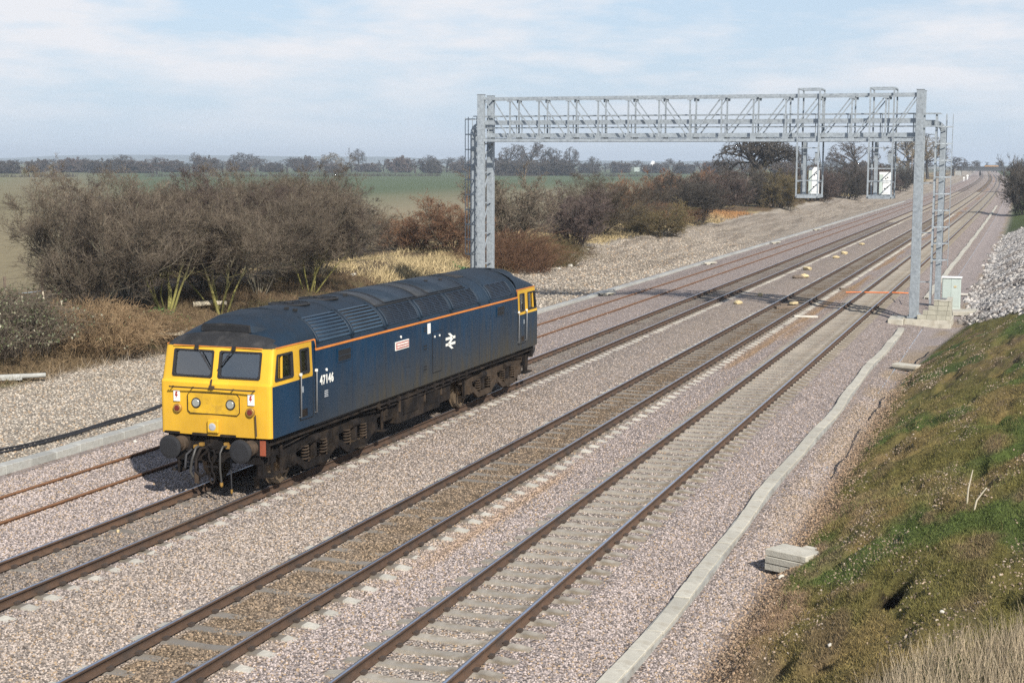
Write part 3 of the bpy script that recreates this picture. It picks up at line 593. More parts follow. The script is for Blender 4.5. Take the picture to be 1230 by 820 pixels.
def grille(y0, y1, tb, tt, n, ms, frame, tilt=.03):
    f = part(roof_strip(y0, y1, tb, tt, .006, 8, .006), 'roof_grille', frame)
    for k in range(n):
        t = tb+(tt-tb)*(k+.5)/n; dt = (tt-tb)/n*.30
        V = [rp(t-dt, y0+.03, .030), rp(t-dt, y1-.03, .030), rp(t+dt, y1-.03, .012), rp(t+dt, y0+.03, .012), rp(t-dt*.7, y0+.03, .008), rp(t-dt*.7, y1-.03, .008)]
        part(MB().add(V, [(0, 1, 2, 3), (0, 4, 5, 1)]), 'slat', ms, f)
    ym = (y0+y1)/2
    if n > 9:
        q = MB()
        for yy in np.linspace(y0, y1, 5)[1:-1]: q.beam(rp(tb, yy, .024), rp((tb+tt)/2, yy, .026), .025, .02); q.beam(rp((tb+tt)/2, yy, .026), rp(tt, yy, .024), .025, .02)
        part(q, 'grille_bar', ms, f)
    # surround
    for ya in (y0, y1): part(roof_strip(ya-.03, ya+.03, tb-1, tt+1, .03, 8, .03), 'grille_frame', BLUER, f)
BLUED = mat('louvre_backing', (.008, .018, .034), .6)
grille(2.76, 4.50, 7, 50, 8, mat('blue_louvre', (.017, .038, .062), .45, 0, .25, 2), BLUED)
grille(4.66, 6.42, 7, 50, 8, mat('blue_louvre_worn', (.019, .042, .068), .42, 0, .3, 2), GRILL)
for y0, y1 in ((6.68, 8.68), (8.95, 10.95), (11.22, 13.22), (14.34, 16.2)): grille(y0, y1, 7, 38, 11, SLATD, GRILL)
# roof fans, hatches, exhaust
for y in (4.0, 5.55):
    f = part(MB().lathe((0, y, 3.852), (0, 0, 1), [(.50, 0), (.50, .03), (.45, .036), (.45, .015)], 28), 'radiator_fan', SOOT)
    q = MB()
    for k in range(7): x = -.36+.12*k; hh = math.sqrt(.44**2-x*x); q.beam((x, y-hh, 3.889), (x, y+hh, 3.889), .012, .01)
    part(q, 'fan_guard', GRILL, f); part(MB().lathe((0, y, 3.875), (0, 0, 1), [(.12, 0), (.12, .03)], 12), 'fan_hub', GRILL, f)
HATCH = mat('hatch_grey', (.034, .037, .041), .65, 0, .35, 2, spec=.3); HATCHB = mat('hatch_blue', (.015, .024, .036), .6, 0, .35, 2, spec=.3)
for y0, y1, t0, t1, m in ((6.65, 7.25, 42, 100, HATCH), (7.32, 9.35, 44, 136, HATCHB), (9.42, 10.2, 42, 138, HATCH), (10.3, 12.9, 44, 136, HATCHB)):
    hh = part(roof_strip(y0, y1, t0, t1, .022, 10, .022), 'roof_hatch', m)
    q = roof_strip(y0-.02, y0+.015, t0, t1, .027, 10, .03); 
    for b2 in (roof_strip(y1-.015, y1+.02, t0, t1, .027, 10, .03), roof_strip(y0, y1, t0-.6, t0+.5, .027, 2, .03), roof_strip(y0, y1, t1-.5, t1+.6, .027, 2, .03)): q.add(b2.v, b2.f)
    part(q, 'hatch_seam', GRILL, hh)
part(roof_strip(6.62, 12.95, 40, 41.4, .03, 2, .03), 'roof_gutter', GRILL)
part(roof_strip(13.55, 14.1, 66, 90, .024, 6, .024), 'exhaust_port', SOOT)
b = MB()
for y, x in ((3.0, .45), (3.1, .62), (6.45, .3), (11.5, .42), (12.4, .5)): b.box((x, y, rp(math.degrees(math.acos(x/1.37)), y).z+.03), (.07, .12, .06))
part(b, 'lifting_lug', SOOT)
# --- lining
b = MB()
for sx in (-1, 1):
    b.box((sx*1.378, LEN/2, 2.985), (.014, LEN-5.24, .05))
    for r in (0, 1):
        b.beam((sx*1.378, end_y(2.62, r), 2.97), (sx*1.362, end_y(2.60, r), 3.22), .03, .014)
part(b, 'body_lining', LINE)
# --- cabs
def yf(z): return .42 if z <= 2.42 else .42+(z-2.42)*1.2 if z <= 2.47 else .48+(z-2.47)*.225
def wz(z): return 1.37 if z <= 2.47 else 1.37-(z-2.47)*.04
BOW, RC = .05, .09
def fpt(x, z, off=0):                                        # point on the cab front
    w = wz(z); ax = abs(x); y = yf(z) + BOW*(min(ax, w-RC)/(w-RC))**2
    if ax > w-RC: y += RC - math.sqrt(max(RC*RC-(ax-(w-RC))**2, 0))
    return Vector((x, y-off, z))
def rowx(z, xs): return [fpt(x, z) for x in xs]
def cab(rear):
    def fix(V): return [Vector((v[0], end_y(v[1], rear), v[2])) for v in V]
    # front skin, with openings for the windscreens
    zs = [1.28, 1.36, 1.9, 2.30, 2.42, 2.47, 2.56, 3.12, 3.21]
    b = MB(); holes = {(6, 'L'), (6, 'R')}
    us = [-1, -.985, -.955, -.93, -.775, -.06, .06, .775, .93, .955, .985, 1]
    grid = []
    for z in zs:
        w = wz(z); row = []
        for u in us:
            x = u*w
            if abs(u) == .775: x = math.copysign(1.07, u)
            if abs(u) == .06: x = math.copysign(.085, u)
            if abs(u) > .9: x = math.copysign(w-RC+RC*math.sin({.93: 0, .955: .5, .985: 1.0, 1: math.pi/2}[abs(u)]), u)
            row.append(fpt(x, z))
        grid.append(row)
    nu = len(us); V = fix([v for r in grid for v in r]); F = []
    for i in range(len(zs)-1):
        for j in range(nu-1):
            if i == 6 and us[j] in (-.775, .06): continue
            F.append((i*nu+j, i*nu+j+1, (i+1)*nu+j+1, (i+1)*nu+j))
    b.add(V, F)
    b2 = MB().add(fix([fpt(s*1.28, 1.28) if 0 else v for s, v in ((0, grid[0][j]) for j in range(nu))] + [grid[0][j] + Vector((0, .25, -.02)) for j in range(nu)]), [(j, j+1, nu+j+1, nu+j) for j in range(nu-1)])
    b.v += []; fr = part(b, 'cab_front', YEL)
    part(b2, 'front_skirt_lip', YEL, fr)
    # yellow upper cab sides with two openings each
    for sx in (-1, 1):
        b = MB(); ys0 = lambda z: yf(z)+BOW+RC-.002
        yl = lambda z: [ys0(z), max(ys0(z)+.05, .68+(z-2.52)*.27), 1.51, 1.88, 2.29, 2.475]
        zz = [2.40, 2.52, 3.06, 3.21]; n = 6
        V = fix([(sx*wz(z), y, z) for z in zz for y in yl(z)]); F = []
        for i in range(3):
            for j in range(5):
                if i == 1 and j in (1, 3): continue
                F.append((i*n+j, i*n+j+1, (i+1)*n+j+1, (i+1)*n+j))
        sd = part(b.add(V, F), 'cab_side_panel', YEL)
        for j, nm in ((1, 'side_window'), (3, 'door_window')):
            pane = [V[n+j], V[n+j+1], V[2*n+j+1], V[2*n+j]]
            g = part(MB().add([p-Vector((sx*.025, 0, 0)) for p in pane], [(0, 1, 2, 3)]), nm, GLASS)
            fb = MB(); c = sum(pane, Vector())/4
            for k in range(4): fb.beam(pane[k]+(c-pane[k])*.02, pane[(k+1) % 4]+(c-pane[(k+1) % 4])*.02, .045, .05, upv=(1, 0, 0))
            part(fb, 'window_rubber', M['black_rubber'], g)
            if j == 1:
                m0 = pane[0].lerp(pane[1], .36); m1 = pane[3].lerp(pane[2], .30); part(MB().beam(m0, m1, .05, .03, upv=(1, 0, 0)), 'window_bar', YEL, g)
        # cab door
        y0, y1 = end_y(1.83, rear), end_y(2.475, rear); q = MB()
        for y in (y0, y1): q.box((sx*1.372, y, 1.95), (.012, .022, .96))
        q.box((sx*1.372, (y0+y1)/2, 1.47), (.012, abs(y1-y0), .022))
        d = part(MB().box((sx*1.371, (y0+y1)/2, 1.935), (.014, abs(y1-y0)-.03, .92)), 'cab_door', BLUE)
        part(q, 'door_gap', GRILL, d)
        part(MB().box((sx*1.385, end_y(1.95, rear), 2.16), (.02, .05, .14)), 'door_handle', M['galv'], d)
        if sx > 0: part(MB().box((1.380, end_y(2.05, rear), 1.62), (.006, .26, .17)), 'kick_plate', UND, d)
        hb = MB()
        for y in (1.79, 2.56):
            hb.tube([(sx*1.375, end_y(y, rear), 2.50), (sx*1.43, end_y(y, rear), 2.50), (sx*1.43, end_y(y, rear), 1.55), (sx*1.375, end_y(y, rear), 1.55)], .017, 6)
            part(MB().box((sx*1.425, end_y(y, rear), 2.52), (.045, .05, .06)), 'handrail_tip', IVORY)
        part(hb, 'handrail', RAILG)
        # orange line along the cab cantrail
        part(MB().beam((sx*(wz(3.21)+.004), end_y(ys0(3.21), rear), 3.215), (sx*1.352, end_y(2.62, rear), 3.215), .012, .028), 'cab_lining', LINE)
    # windscreens
    for s in (-1, 1):
        cs = [fpt(s*.085, 2.56), fpt(s*1.07, 2.56), fpt(s*1.07, 3.12), fpt(s*.085, 3.12)]
        cs = fix(cs); inn = Vector((0, -.02 if rear else .02, 0))
        g = part(MB().add([p+inn for p in cs], [(0, 1, 2, 3)]), 'windscreen', GLASS)
        fb = MB(); c = sum(cs, Vector())/4
        for k in range(4):
            p, q = cs[k]+(c-cs[k])*.012, cs[(k+1) % 4]+(c-cs[(k+1) % 4])*.012
            fb.beam(p, q, .042, .05, upv=(0, 1, 0))
            e = (c-cs[k]); fb.beam(cs[k]+Vector((e.x*.02, 0, e.z*.22)), cs[k]+Vector((e.x*.125, 0, e.z*.02)), .03, .05, upv=(0, 1, 0))
        part(fb, 'window_rubber', M['black_rubber'], g)
        wp = MB(); a = fix([fpt(s*.42 if s > 0 else -.50, 3.24, .03), fpt((.10 if s > 0 else -.16), 2.78, .03)])
        a0 = fix([fpt(s*.42 if s > 0 else -.50, 3.20, .05)])[0]; wp.tube([a0, a[1]], .013, 5); wp.beam(a[0].lerp(a[1], .45)+Vector((0, 0, 0)), a[1]+(a[1]-a[0])*.12, .022, .02); wp.box(a0, (.07, .06, .08))
        part(wp, 'wiper', M['black_rubber'], g)
    part(MB().box((0, end_y(.64, rear)-0, 3.215), (2.2, .012, .016)), 'cab_lining', LINE)
    # interior
    part(MB().add(fix([(-1.3, 2.5, 1.6), (1.3, 2.5, 1.6), (1.3, 2.5, 3.3), (-1.3, 2.5, 3.3)]), [(0, 1, 2, 3)]).add(fix([(-1.3, .7, 2.0), (1.3, .7, 2.0), (1.3, 2.5, 2.0), (-1.3, 2.5, 2.0)]), [(0, 1, 2, 3)]), 'cab_bulkhead', CREAMI)
    part(MB().box((-.65, end_y(.85, rear), 2.42), (1.05, .42, .25)).box((.65, end_y(.85, rear), 2.42), (1.05, .42, .25)), 'cab_desk', DESK)
    part(MB().box((-.02, end_y(1.0, rear), 2.86), (.16, .06, .62)).box((-1.12, end_y(1.05, rear), 2.86), (.10, .10, .62)).box((1.22, end_y(1.30, rear), 2.80), (.03, .34, .62)).box((-1.22, end_y(1.30, rear), 2.80), (.03, .34, .62)).box((1.22, end_y(2.08, rear), 2.80), (.03, .40, .62)), 'cab_curtain', CURT)
    q = MB()
    for x in (-.7, .7): q.box((x, end_y(1.75, rear), 2.62), (.48, .12, .7), 0).box((x, end_y(1.55, rear), 2.3), (.48, .45, .12), 0)
    part(q, 'cab_seat', SEATM, bevel=.03)
    # roof dome
    prof = [(.63, .012), (.72, .10), (.84, .20), (1.0, .30), (1.2, .39), (1.5, .49), (1.85, .575), (2.2, .64), (2.62, .68)]
    V = []; n = 22
    for k, (y, H) in enumerate(prof):
        wd = 1.34 if k > 2 else (1.30, 1.325, 1.338)[k]
        for i in range(n+1):
            a = math.pi*i/n; x = wd*math.cos(a); V.append((x, y+(.07*(x/1.34)**2 if k < 3 else .05*(x/1.34)**2*(k < 5)), 3.20+H*math.sin(a)**(.75 if k < 4 else .9)))
    m2 = n+1; F = [(i*m2+j, i*m2+j+1, (i+1)*m2+j+1, (i+1)*m2+j) for i in range(len(prof)-1) for j in range(n)]
    dome = MB(); mi = []
    for f in F:
        i, j = f[0]//m2, f[0] % m2; lim = 3 + 1.6*abs(j/n-.5)*0
        xx = abs(V[f[0]][0]); dome.add([], [], 0)
    dome.add(fix(V), F, 0, True)
    # sooty front part of the dome: second slot by height and distance
    for k, f in enumerate(F):
        yv = sum(V[i][1] for i in f)/4; zv = sum(V[i][2] for i in f)/4; xv = abs(sum(V[i][0] for i in f)/4)
        dome.m[k] = 1 if yv < 1.02 + .25*(xv < .6) - .28*max(0, xv-1.0) else 0
    part(dome, 'cab_roof', [BLUER, SOOT])
    bz = [(-.62, 1.02, 3.50), (.62, 1.02, 3.50), (.59, 1.03, 3.665), (-.59, 1.03, 3.665), (.52, 1.6, 3.80), (-.52, 1.6, 3.80), (.40, 2.4, 3.868), (-.40, 2.4, 3.868), (.98, 1.55, 3.50), (-.98, 1.55, 3.50), (.60, 2.4, 3.70), (-.60, 2.4, 3.70), (0, 1.025, 3.695), (0, 1.6, 3.835)]
    br = MB().add(fix(bz), [(0, 1, 2, 12, 3), (12, 2, 4, 13), (3, 12, 13, 5), (13, 4, 6, 7), (5, 13, 7), (2, 1, 8, 4), (4, 8, 10, 6), (3, 5, 9, 0), (5, 7, 11, 9)])
    br.m[0] = 1; br.m[1] = 0
    part(br, 'cab_roof_brow', [BLUER, SOOT])
    part(MB().add(fix([(-.57, 1.012, 3.52), (.57, 1.012, 3.52), (.555, 1.018, 3.635), (-.555, 1.018, 3.635)]), [(0, 1, 2, 3)]), 'horn_grille', GRILL)
    # --- nose fittings
    def disc(x, z, r, m, name, parent=LO, off=0, th=.02): return part(MB().lathe(fix([fpt(x, z, off)])[0], (0, 1 if rear else -1, 0), [(r, -.01), (r, th), (r*.9, th+.008)], 22), name, m, parent)
    pn = MB(); x0, x1, z0, z1 = -.64, .64, 1.76, 2.22; c = .06
    poly = [(x0+c, z0), (x1-c, z0), (x1, z0+c), (x1, z1-c), (x1-c, z1), (x0+c, z1), (x0, z1-c), (x0, z0+c)]
    pg = part(MB().prism(poly, fix([(0, .412, 0)])[0], (1, 0, 0), (0, 0, 1), (0, -.05 if rear else .05, 0)), 'headcode_panel', YELP)
    pr = MB()
    for i in range(8):
        a, d = poly[i], poly[(i+1) % 8]; pr.beam(fix([(a[0], .41, a[1])])[0], fix([(d[0], .41, d[1])])[0], .014, .012, upv=(0, 1, 0))
    part(pr, 'panel_seam', UND, pg)
    for x in (-.425, .425):
        mk = disc(x, 1.99, .115, M['black_rubber'], 'marker_light', off=.004, th=.025); disc(x, 1.99, .088, LAMPG, 'lens', mk, .012, .03)
    for x in (-.90, .90):
        tl = disc(x, 1.85, .10, BRASS, 'tail_lamp', off=0, th=.05); disc(x, 1.85, .062, RED, 'lens', tl, .02, .045)
    hb = part(MB().box(fix([(0, .40, 1.49)])[0], (.27, .09, .30)), 'headlight_box', YEL, bevel=.02)
    part(MB().box(fix([(0, .352, 1.50)])[0], (.23, .012, .25)), 'headlight_rim', YELP, hb)
    part(MB().lathe(fix([(0, .36, 1.49)])[0], (0, 1 if rear else -1, 0), [(.085, 0), (.085, .02), (.05, .028)], 20), 'headlight', LAMPW, hb)
    hr = MB(); p = fix([(-1.05, .36, 2.33), (-1.05, .33, 2.33), (1.05, .33, 2.33), (1.05, .36, 2.33)]); hr.tube(p, .016, 6)
    for x in (-1.0, -.5, 0, .5, 1.0): hr.beam(fix([(x, .33, 2.33)])[0], fix([(x, .43, 2.33)])[0], .02)
    part(hr, 'front_handrail', UNDB)
    part(MB().beam(fix([(-.05, .37, 2.33)])[0], fix([(-.05, .44, 2.52)])[0], .03).box(fix([(-.02, .38, 2.36)])[0], (.12, .05, .05)), 'lamp_iron', UNDB)
    part(MB().beam(fix([(1.03, .40, 1.80)])[0], fix([(1.05, .40, 1.33)])[0], .025, .02), 'grab_iron', UNDB)
    for x in (-.92, .92):
        st = part(MB().box(fix([(x, .425, 2.12)])[0], (.155, .02, .24)), 'warning_label', IVORY)
        bo = [(-.02, .08), (.03, .08), (.005, .015), (.04, .015), (-.03, -.09), (-.005, -.02), (-.04, -.02)]
        part(MB().prism(bo, fix([(x, .410, 2.135)])[0], (-1 if rear else 1, 0, 0), (0, 0, 1), (0, .004, 0)), 'lightning_flash', PLATE, st)
    b = MB()
    for x in (-1.05, -.35, .35): b.box(fix([(x, .41, 1.30)])[0], (.36, .06, .05))
    part(b, 'step_bracket', UND)
    # --- headstock, buffers, coupling, pipes
    part(MB().box(fix([(0, .62, 1.06)])[0], (2.45, .16, .40)).box(fix([(0, .8, .80)])[0], (2.1, .5, .25)), 'headstock', UND)
    part(MB().box(fix([(1.03, .53, 1.06)])[0], (.34, .02, .34)), 'headstock_patch', RUST)
    for x in (-.865, .865):
        bu = part(MB().lathe(fix([(x, 0, 1.055)])[0], (0, -1 if rear else 1, 0), [(.02, -.012), (.20, -.006), (.262, .012), (.262, .05), (.22, .07), (.085, .11), (.085, .30)], 32), 'buffer', M['black_rubber'])
        part(MB().lathe(fix([(x, .25, 1.055)])[0], (0, -1 if rear else 1, 0), [(.14, 0), (.14, .12), (.17, .14), (.17, .30)], 20), 'buffer_stock', UNDB, bu)
        part(MB().box(fix([(x, .53, 1.055)])[0], (.40, .04, .36)), 'buffer_base', UND, bu, bevel=.01)
    cp = part(MB().box(fix([(0, .45, 1.03)])[0], (.09, .35, .12)).tube(fix([(0, .33, 1.03), (0, .24, 1.06), (0, .20, 1.12)]), .045, 8).box(fix([(0, .52, 1.03)])[0], (.30, .05, .30)), 'draw_hook', UND)
    def ring(c, w, h, r): return [fix([(c[0]+w*math.cos(a), c[1], c[2]+h*math.sin(a))])[0] for a in np.linspace(0, 2*math.pi, 17)]
    part(MB().tube(ring((0, .30, .86), .075, .16, 0), .022, 6, caps=False).tube(fix([(0, .30, .72), (0, .30, .50)]), .03, 8).box(fix([(0, .30, .62)])[0], (.30, .04, .04)).tube(ring((0, .30, .37), .06, .13, 0), .02, 6, caps=False), 'screw_coupling', UND, cp)
    def hose(pts, r, nm, m, tip=None):
        h = part(MB().tube(fix(pts), r, 8), nm, m)
        if tip: p = fix([pts[-1]])[0]; part(MB().lathe(p, (0, 0, -1), [(r*1.5, 0), (r*1.5, .07), (r*.8, .10)], 8), 'hose_cap', tip, h)
    PIPE = mat('grey_hose', (.045, .043, .04), .5) if 'grey_hose' not in bpy.data.materials else bpy.data.materials['grey_hose']
    hose([(-.42, .5, 1.02), (-.42, .34, 1.0), (-.47, .26, .75), (-.52, .26, .48), (-.47, .30, .36)], .032, 'brake_hose', PIPE)
    hose([(-.28, .5, .98), (-.28, .32, 1.0), (-.34, .22, .80), (-.36, .22, .52), (-.26, .25, .40), (-.16, .28, .46)], .036, 'heating_hose', UND)
    hose([(.28, .5, 1.05), (.28, .30, 1.08), (.25, .23, .95), (.24, .23, .60), (.27, .23, .30)], .024, 'air_hose', PIPE, BRASS)
    hose([(.48, .5, .90), (.48, .32, .88), (.49, .26, .70), (.50, .26, .16)], .017, 'air_hose', M['black_rubber'], BRASS)
    hose([(-.62, .5, .92), (-.64, .30, .84), (-.66, .28, .55)], .03, 'jumper_cable', M['black_rubber'])
    b = MB()
    for x, z in ((-.36, 1.06), (-.5, 1.0), (.26, 1.10), (.3, 1.04)): b.box(fix([(x, .50, z)])[0], (.09, .10, .07))
    part(b, 'hose_cock', BRASS)
    for x in (-1.0, 1.0):
        part(MB().beam(fix([(x*1.12, .95, 1.0)])[0], fix([(x*1.12, .95, .42)])[0], .05).beam(fix([(x*1.05, .62, .9)])[0], fix([(x*1.05, .70, .35)])[0], .05).box(fix([(x*1.1, .84, .40)])[0], (.30, .32, .04)).box(fix([(x*1.0, .72, .62)])[0], (.05, .3, .5)), 'step_iron', UND)
        part(MB().beam(fix([(x*.80, 1.0, .75)])[0], fix([(x*.76, .92, .16)])[0], .06).box(fix([(x*.755, .92, .20)])[0], (.10, .05, .26)), 'guard_iron', UNDB)
        part(MB().box(fix([(x*.9, 1.05, .78)])[0], (.34, .4, .34)), 'sand_box', UND, bevel=.02)
cab(0); cab(1)
# --- side details (both sides where they show; the platform-side ones on +x)
X = 1.37
def sidebox(y0, y1, z0, z1, m, name, off=.006, th=.012, parent=LO, bevel=0): return part(MB().box((X+off, (y0+y1)/2, (z0+z1)/2), (th, y1-y0, z1-z0)), name, m, parent, bevel)
for y0, y1, z0, z1 in ((3.78, 4.46, 2.56, 2.82), (14.86, 15.5, 2.58, 2.84)):
    f = sidebox(y0-.035, y1+.035, z0-.035, z1+.035, BLUE, 'body_window', .008, .02, bevel=.006)
    sidebox(y0, y1, z0, z1, GRILL, 'pane', .012, .016, f)
    sidebox(y0, y1, (z0+z1)/2-.008, (z0+z1)/2+.008, SLATD, 'window_bar', .02, .006, f)
d = sidebox(9.68, 10.32, 1.52, 2.62, BLUE, 'body_door', .004, .014)
q = MB()
for y in (9.67, 10.33): q.box((X+.006, y, 2.07), (.014, .014, 1.12))
for z in (1.51, 2.63): q.box((X+.006, 10.0, z), (.014, .66, .014))
part(q, 'door_gap', GRILL, d); part(MB().box((X+.02, 9.8, 2.5), (.02, .05, .05)).box((X+.02, 10.15, 2.5), (.02, .05, .05)), 'door_catch', IVORY, d)
for z in (2.76, 2.28, 1.72):
    q = sidebox(9.02, 9.26, z-.10, z+.10, BLUE, 'body_vent', .004, .01); part(MB().box((X+.012, 9.14, z+.04), (.008, .2, .035)).box((X+.012, 9.14, z-.04), (.008, .2, .035)), 'vent_slot', GRILL, q)
sidebox(9.32, 9.52, 2.62, 2.90, IVORY, 'white_label', .004, .008)
part(MB().lathe((X, 3.17, 2.45), (1, 0, 0), [(.035, -.01), (.035, .02)], 12), 'rivet_disc', IVORY); part(MB().lathe((X, 7.5, 2.74), (1, 0, 0), [(.035, -.01), (.035, .02)], 12), 'rivet_disc', IVORY)
SEAM = mat('seam_dark_blue', (.006, .012, .026), .7)  # darker blue for the joints between body panels
for y in (4.58, 6.55, 8.82, 11.08, 13.35, 14.3): sidebox(y-.007, y+.007, 1.29, 2.95, SEAM, 'panel_seam', .001, .004)
for y, z in ((5.4, 1.75), (7.7, 1.9), (12.3, 1.7), (13.9, 2.2)): sidebox(y, y+.42, z, z+.30, BLUE, 'access_panel', .003, .010, bevel=.003)
# name plate (its lettering is too small to read in the photograph: raised bars only)
npz = sidebox(7.14, 8.0, 2.42, 2.64, IVORY, 'name_plate', .010, .02); sidebox(7.165, 7.975, 2.445, 2.615, PLATE, 'plate_field', .013, .022, npz)
q = MB(); yy = 7.2
rl = random.Random(3)
while yy < 7.92:
    w = rl.choice((.03, .045, .06)); q.box((X+.026, yy+w/2, 2.565), (.006, w, .05)); q.box((X+.026, yy+w/2, 2.495), (.006, w*.8, .045)); yy += w+.028
part(q, 'raised_bar', IVORY, npz)
# data panel
dp_ = sidebox(3.03, 3.25, 1.80, 2.0, SLATD, 'data_panel', .004, .008); q = MB()
for k in range(4): q.box((X+.010, 3.14, 1.835+k*.043), (.004, .19-.02*(k % 2), .022))
part(q, 'panel_line', mat('faded_grey', (.36, .38, .40), .6), dp_)
def text(body, y0, z0, h, width, parent):
    cu = bpy.data.curves.new('running_number', 'FONT'); cu.body = body; cu.size = h/.70; cu.extrude = .003; cu.offset = .010*h/.2; cu.space_character = 1.22; cu.align_x = 'LEFT'; cu.resolution_u = 3
    cu.materials.append(IVORY); o = bpy.data.objects.new('running_number', cu); COL.objects.link(o); o.parent = parent
    o.rotation_euler = (math.pi/2, 0, math.pi/2); o.location = (X+.004, y0, z0)
    bpy.context.view_layer.update(); w = o.dimensions.x
    if w > 0: o.scale = (width/w, 1, 1)
    return o
text('47146', 2.84, 2.14, .20, .70, LO)
# double arrow emblem
def stroke(mb, a, b, w, y0, z0, s, clip=None):
    a, b = np.array(a, float), np.array(b, float); d = (b-a)/np.linalg.norm(b-a); n = np.array([-d[1], d[0]])*w/2
    p = [a+n, b+n, b-n, a-n]
    if clip is not None:                                     # end cut level along y=clip
        p = [a+n, b+n, b-n, a-n]
        def cut(q): t = (clip-q[1])/d[1]; return q+d*t
        if abs(a[1]-clip) < abs(b[1]-clip): p[0], p[3] = cut(p[0]), cut(p[3])
        else: p[1], p[2] = cut(p[1]), cut(p[2])
    mb.prism([((q[0]-31)*s, (19.5-q[1])*s) for q in p], (X+.003, y0, z0), (0, 1, 0), (0, 0, 1), (.006, 0, 0))
q = MB(); s = .72/62
stroke(q, (0, 12.4), (62, 12.4), 6.4, 11.0, 2.25, s); q2 = [((0), 0)]
stroke(q, (0, 26.6), (62, 26.6), 6.4, 11.0, 2.25, s)
for v in range(0): pass
q3 = MB()
stroke(q3, (19.8, 0), (46, 12.4), 6.2, 11.0, 2.25, s, 0); stroke(q3, (46, 12.4), (16, 26.6), 6.2, 11.0, 2.25, s); stroke(q3, (16, 26.6), (42.2, 39), 6.2, 11.0, 2.25, s, 39)
q3.v = [(a+.0025, b_, c_) for a, b_, c_ in q3.v]
e = part(q, 'double_arrow_emblem', IVORY); part(q3, 'emblem_arrow', IVORY, e)
# --- underframe boxes
for y0, y1, z0, xw in ((6.95, 7.55, .58, 1.15), (7.6, 9.3, .42, 1.24), (9.36, 10.6, .42, 1.22), (10.66, 11.5, .50, 1.18)):
    f = part(MB().box((0, (y0+y1)/2, (z0+1.12)/2), (2*xw, y1-y0, 1.12-z0)), 'tank', UND, bevel=.03)
    if y1-y0 > 1:
        part(MB().box((xw+.012, (y0+y1)/2, (z0+1.12)/2+.05), (.02, (y1-y0)*.62, (1.12-z0)*.55)), 'tank_door', UND, f, bevel=.008)
    part(MB().box((xw+.02, y0+.06, .95), (.04, .05, .4)), 'tank_strap', UNDB, f)
b = MB()
for y in np.arange(6.3, 12.6, .62): b.box((1.22, y, 1.12), (.16, .12, .14))
part(b, 'underframe_bracket', UND)
part(MB().tube([(1.27, 5.2, 1.14), (1.27, 8, 1.08), (1.27, 12.0, 1.12), (1.27, 14, 1.10)], .03, 6).tube([(1.22, 6.5, 1.0), (1.26, 9, .98), (1.24, 12.6, 1.02)], .022, 6), 'air_pipe', UND)
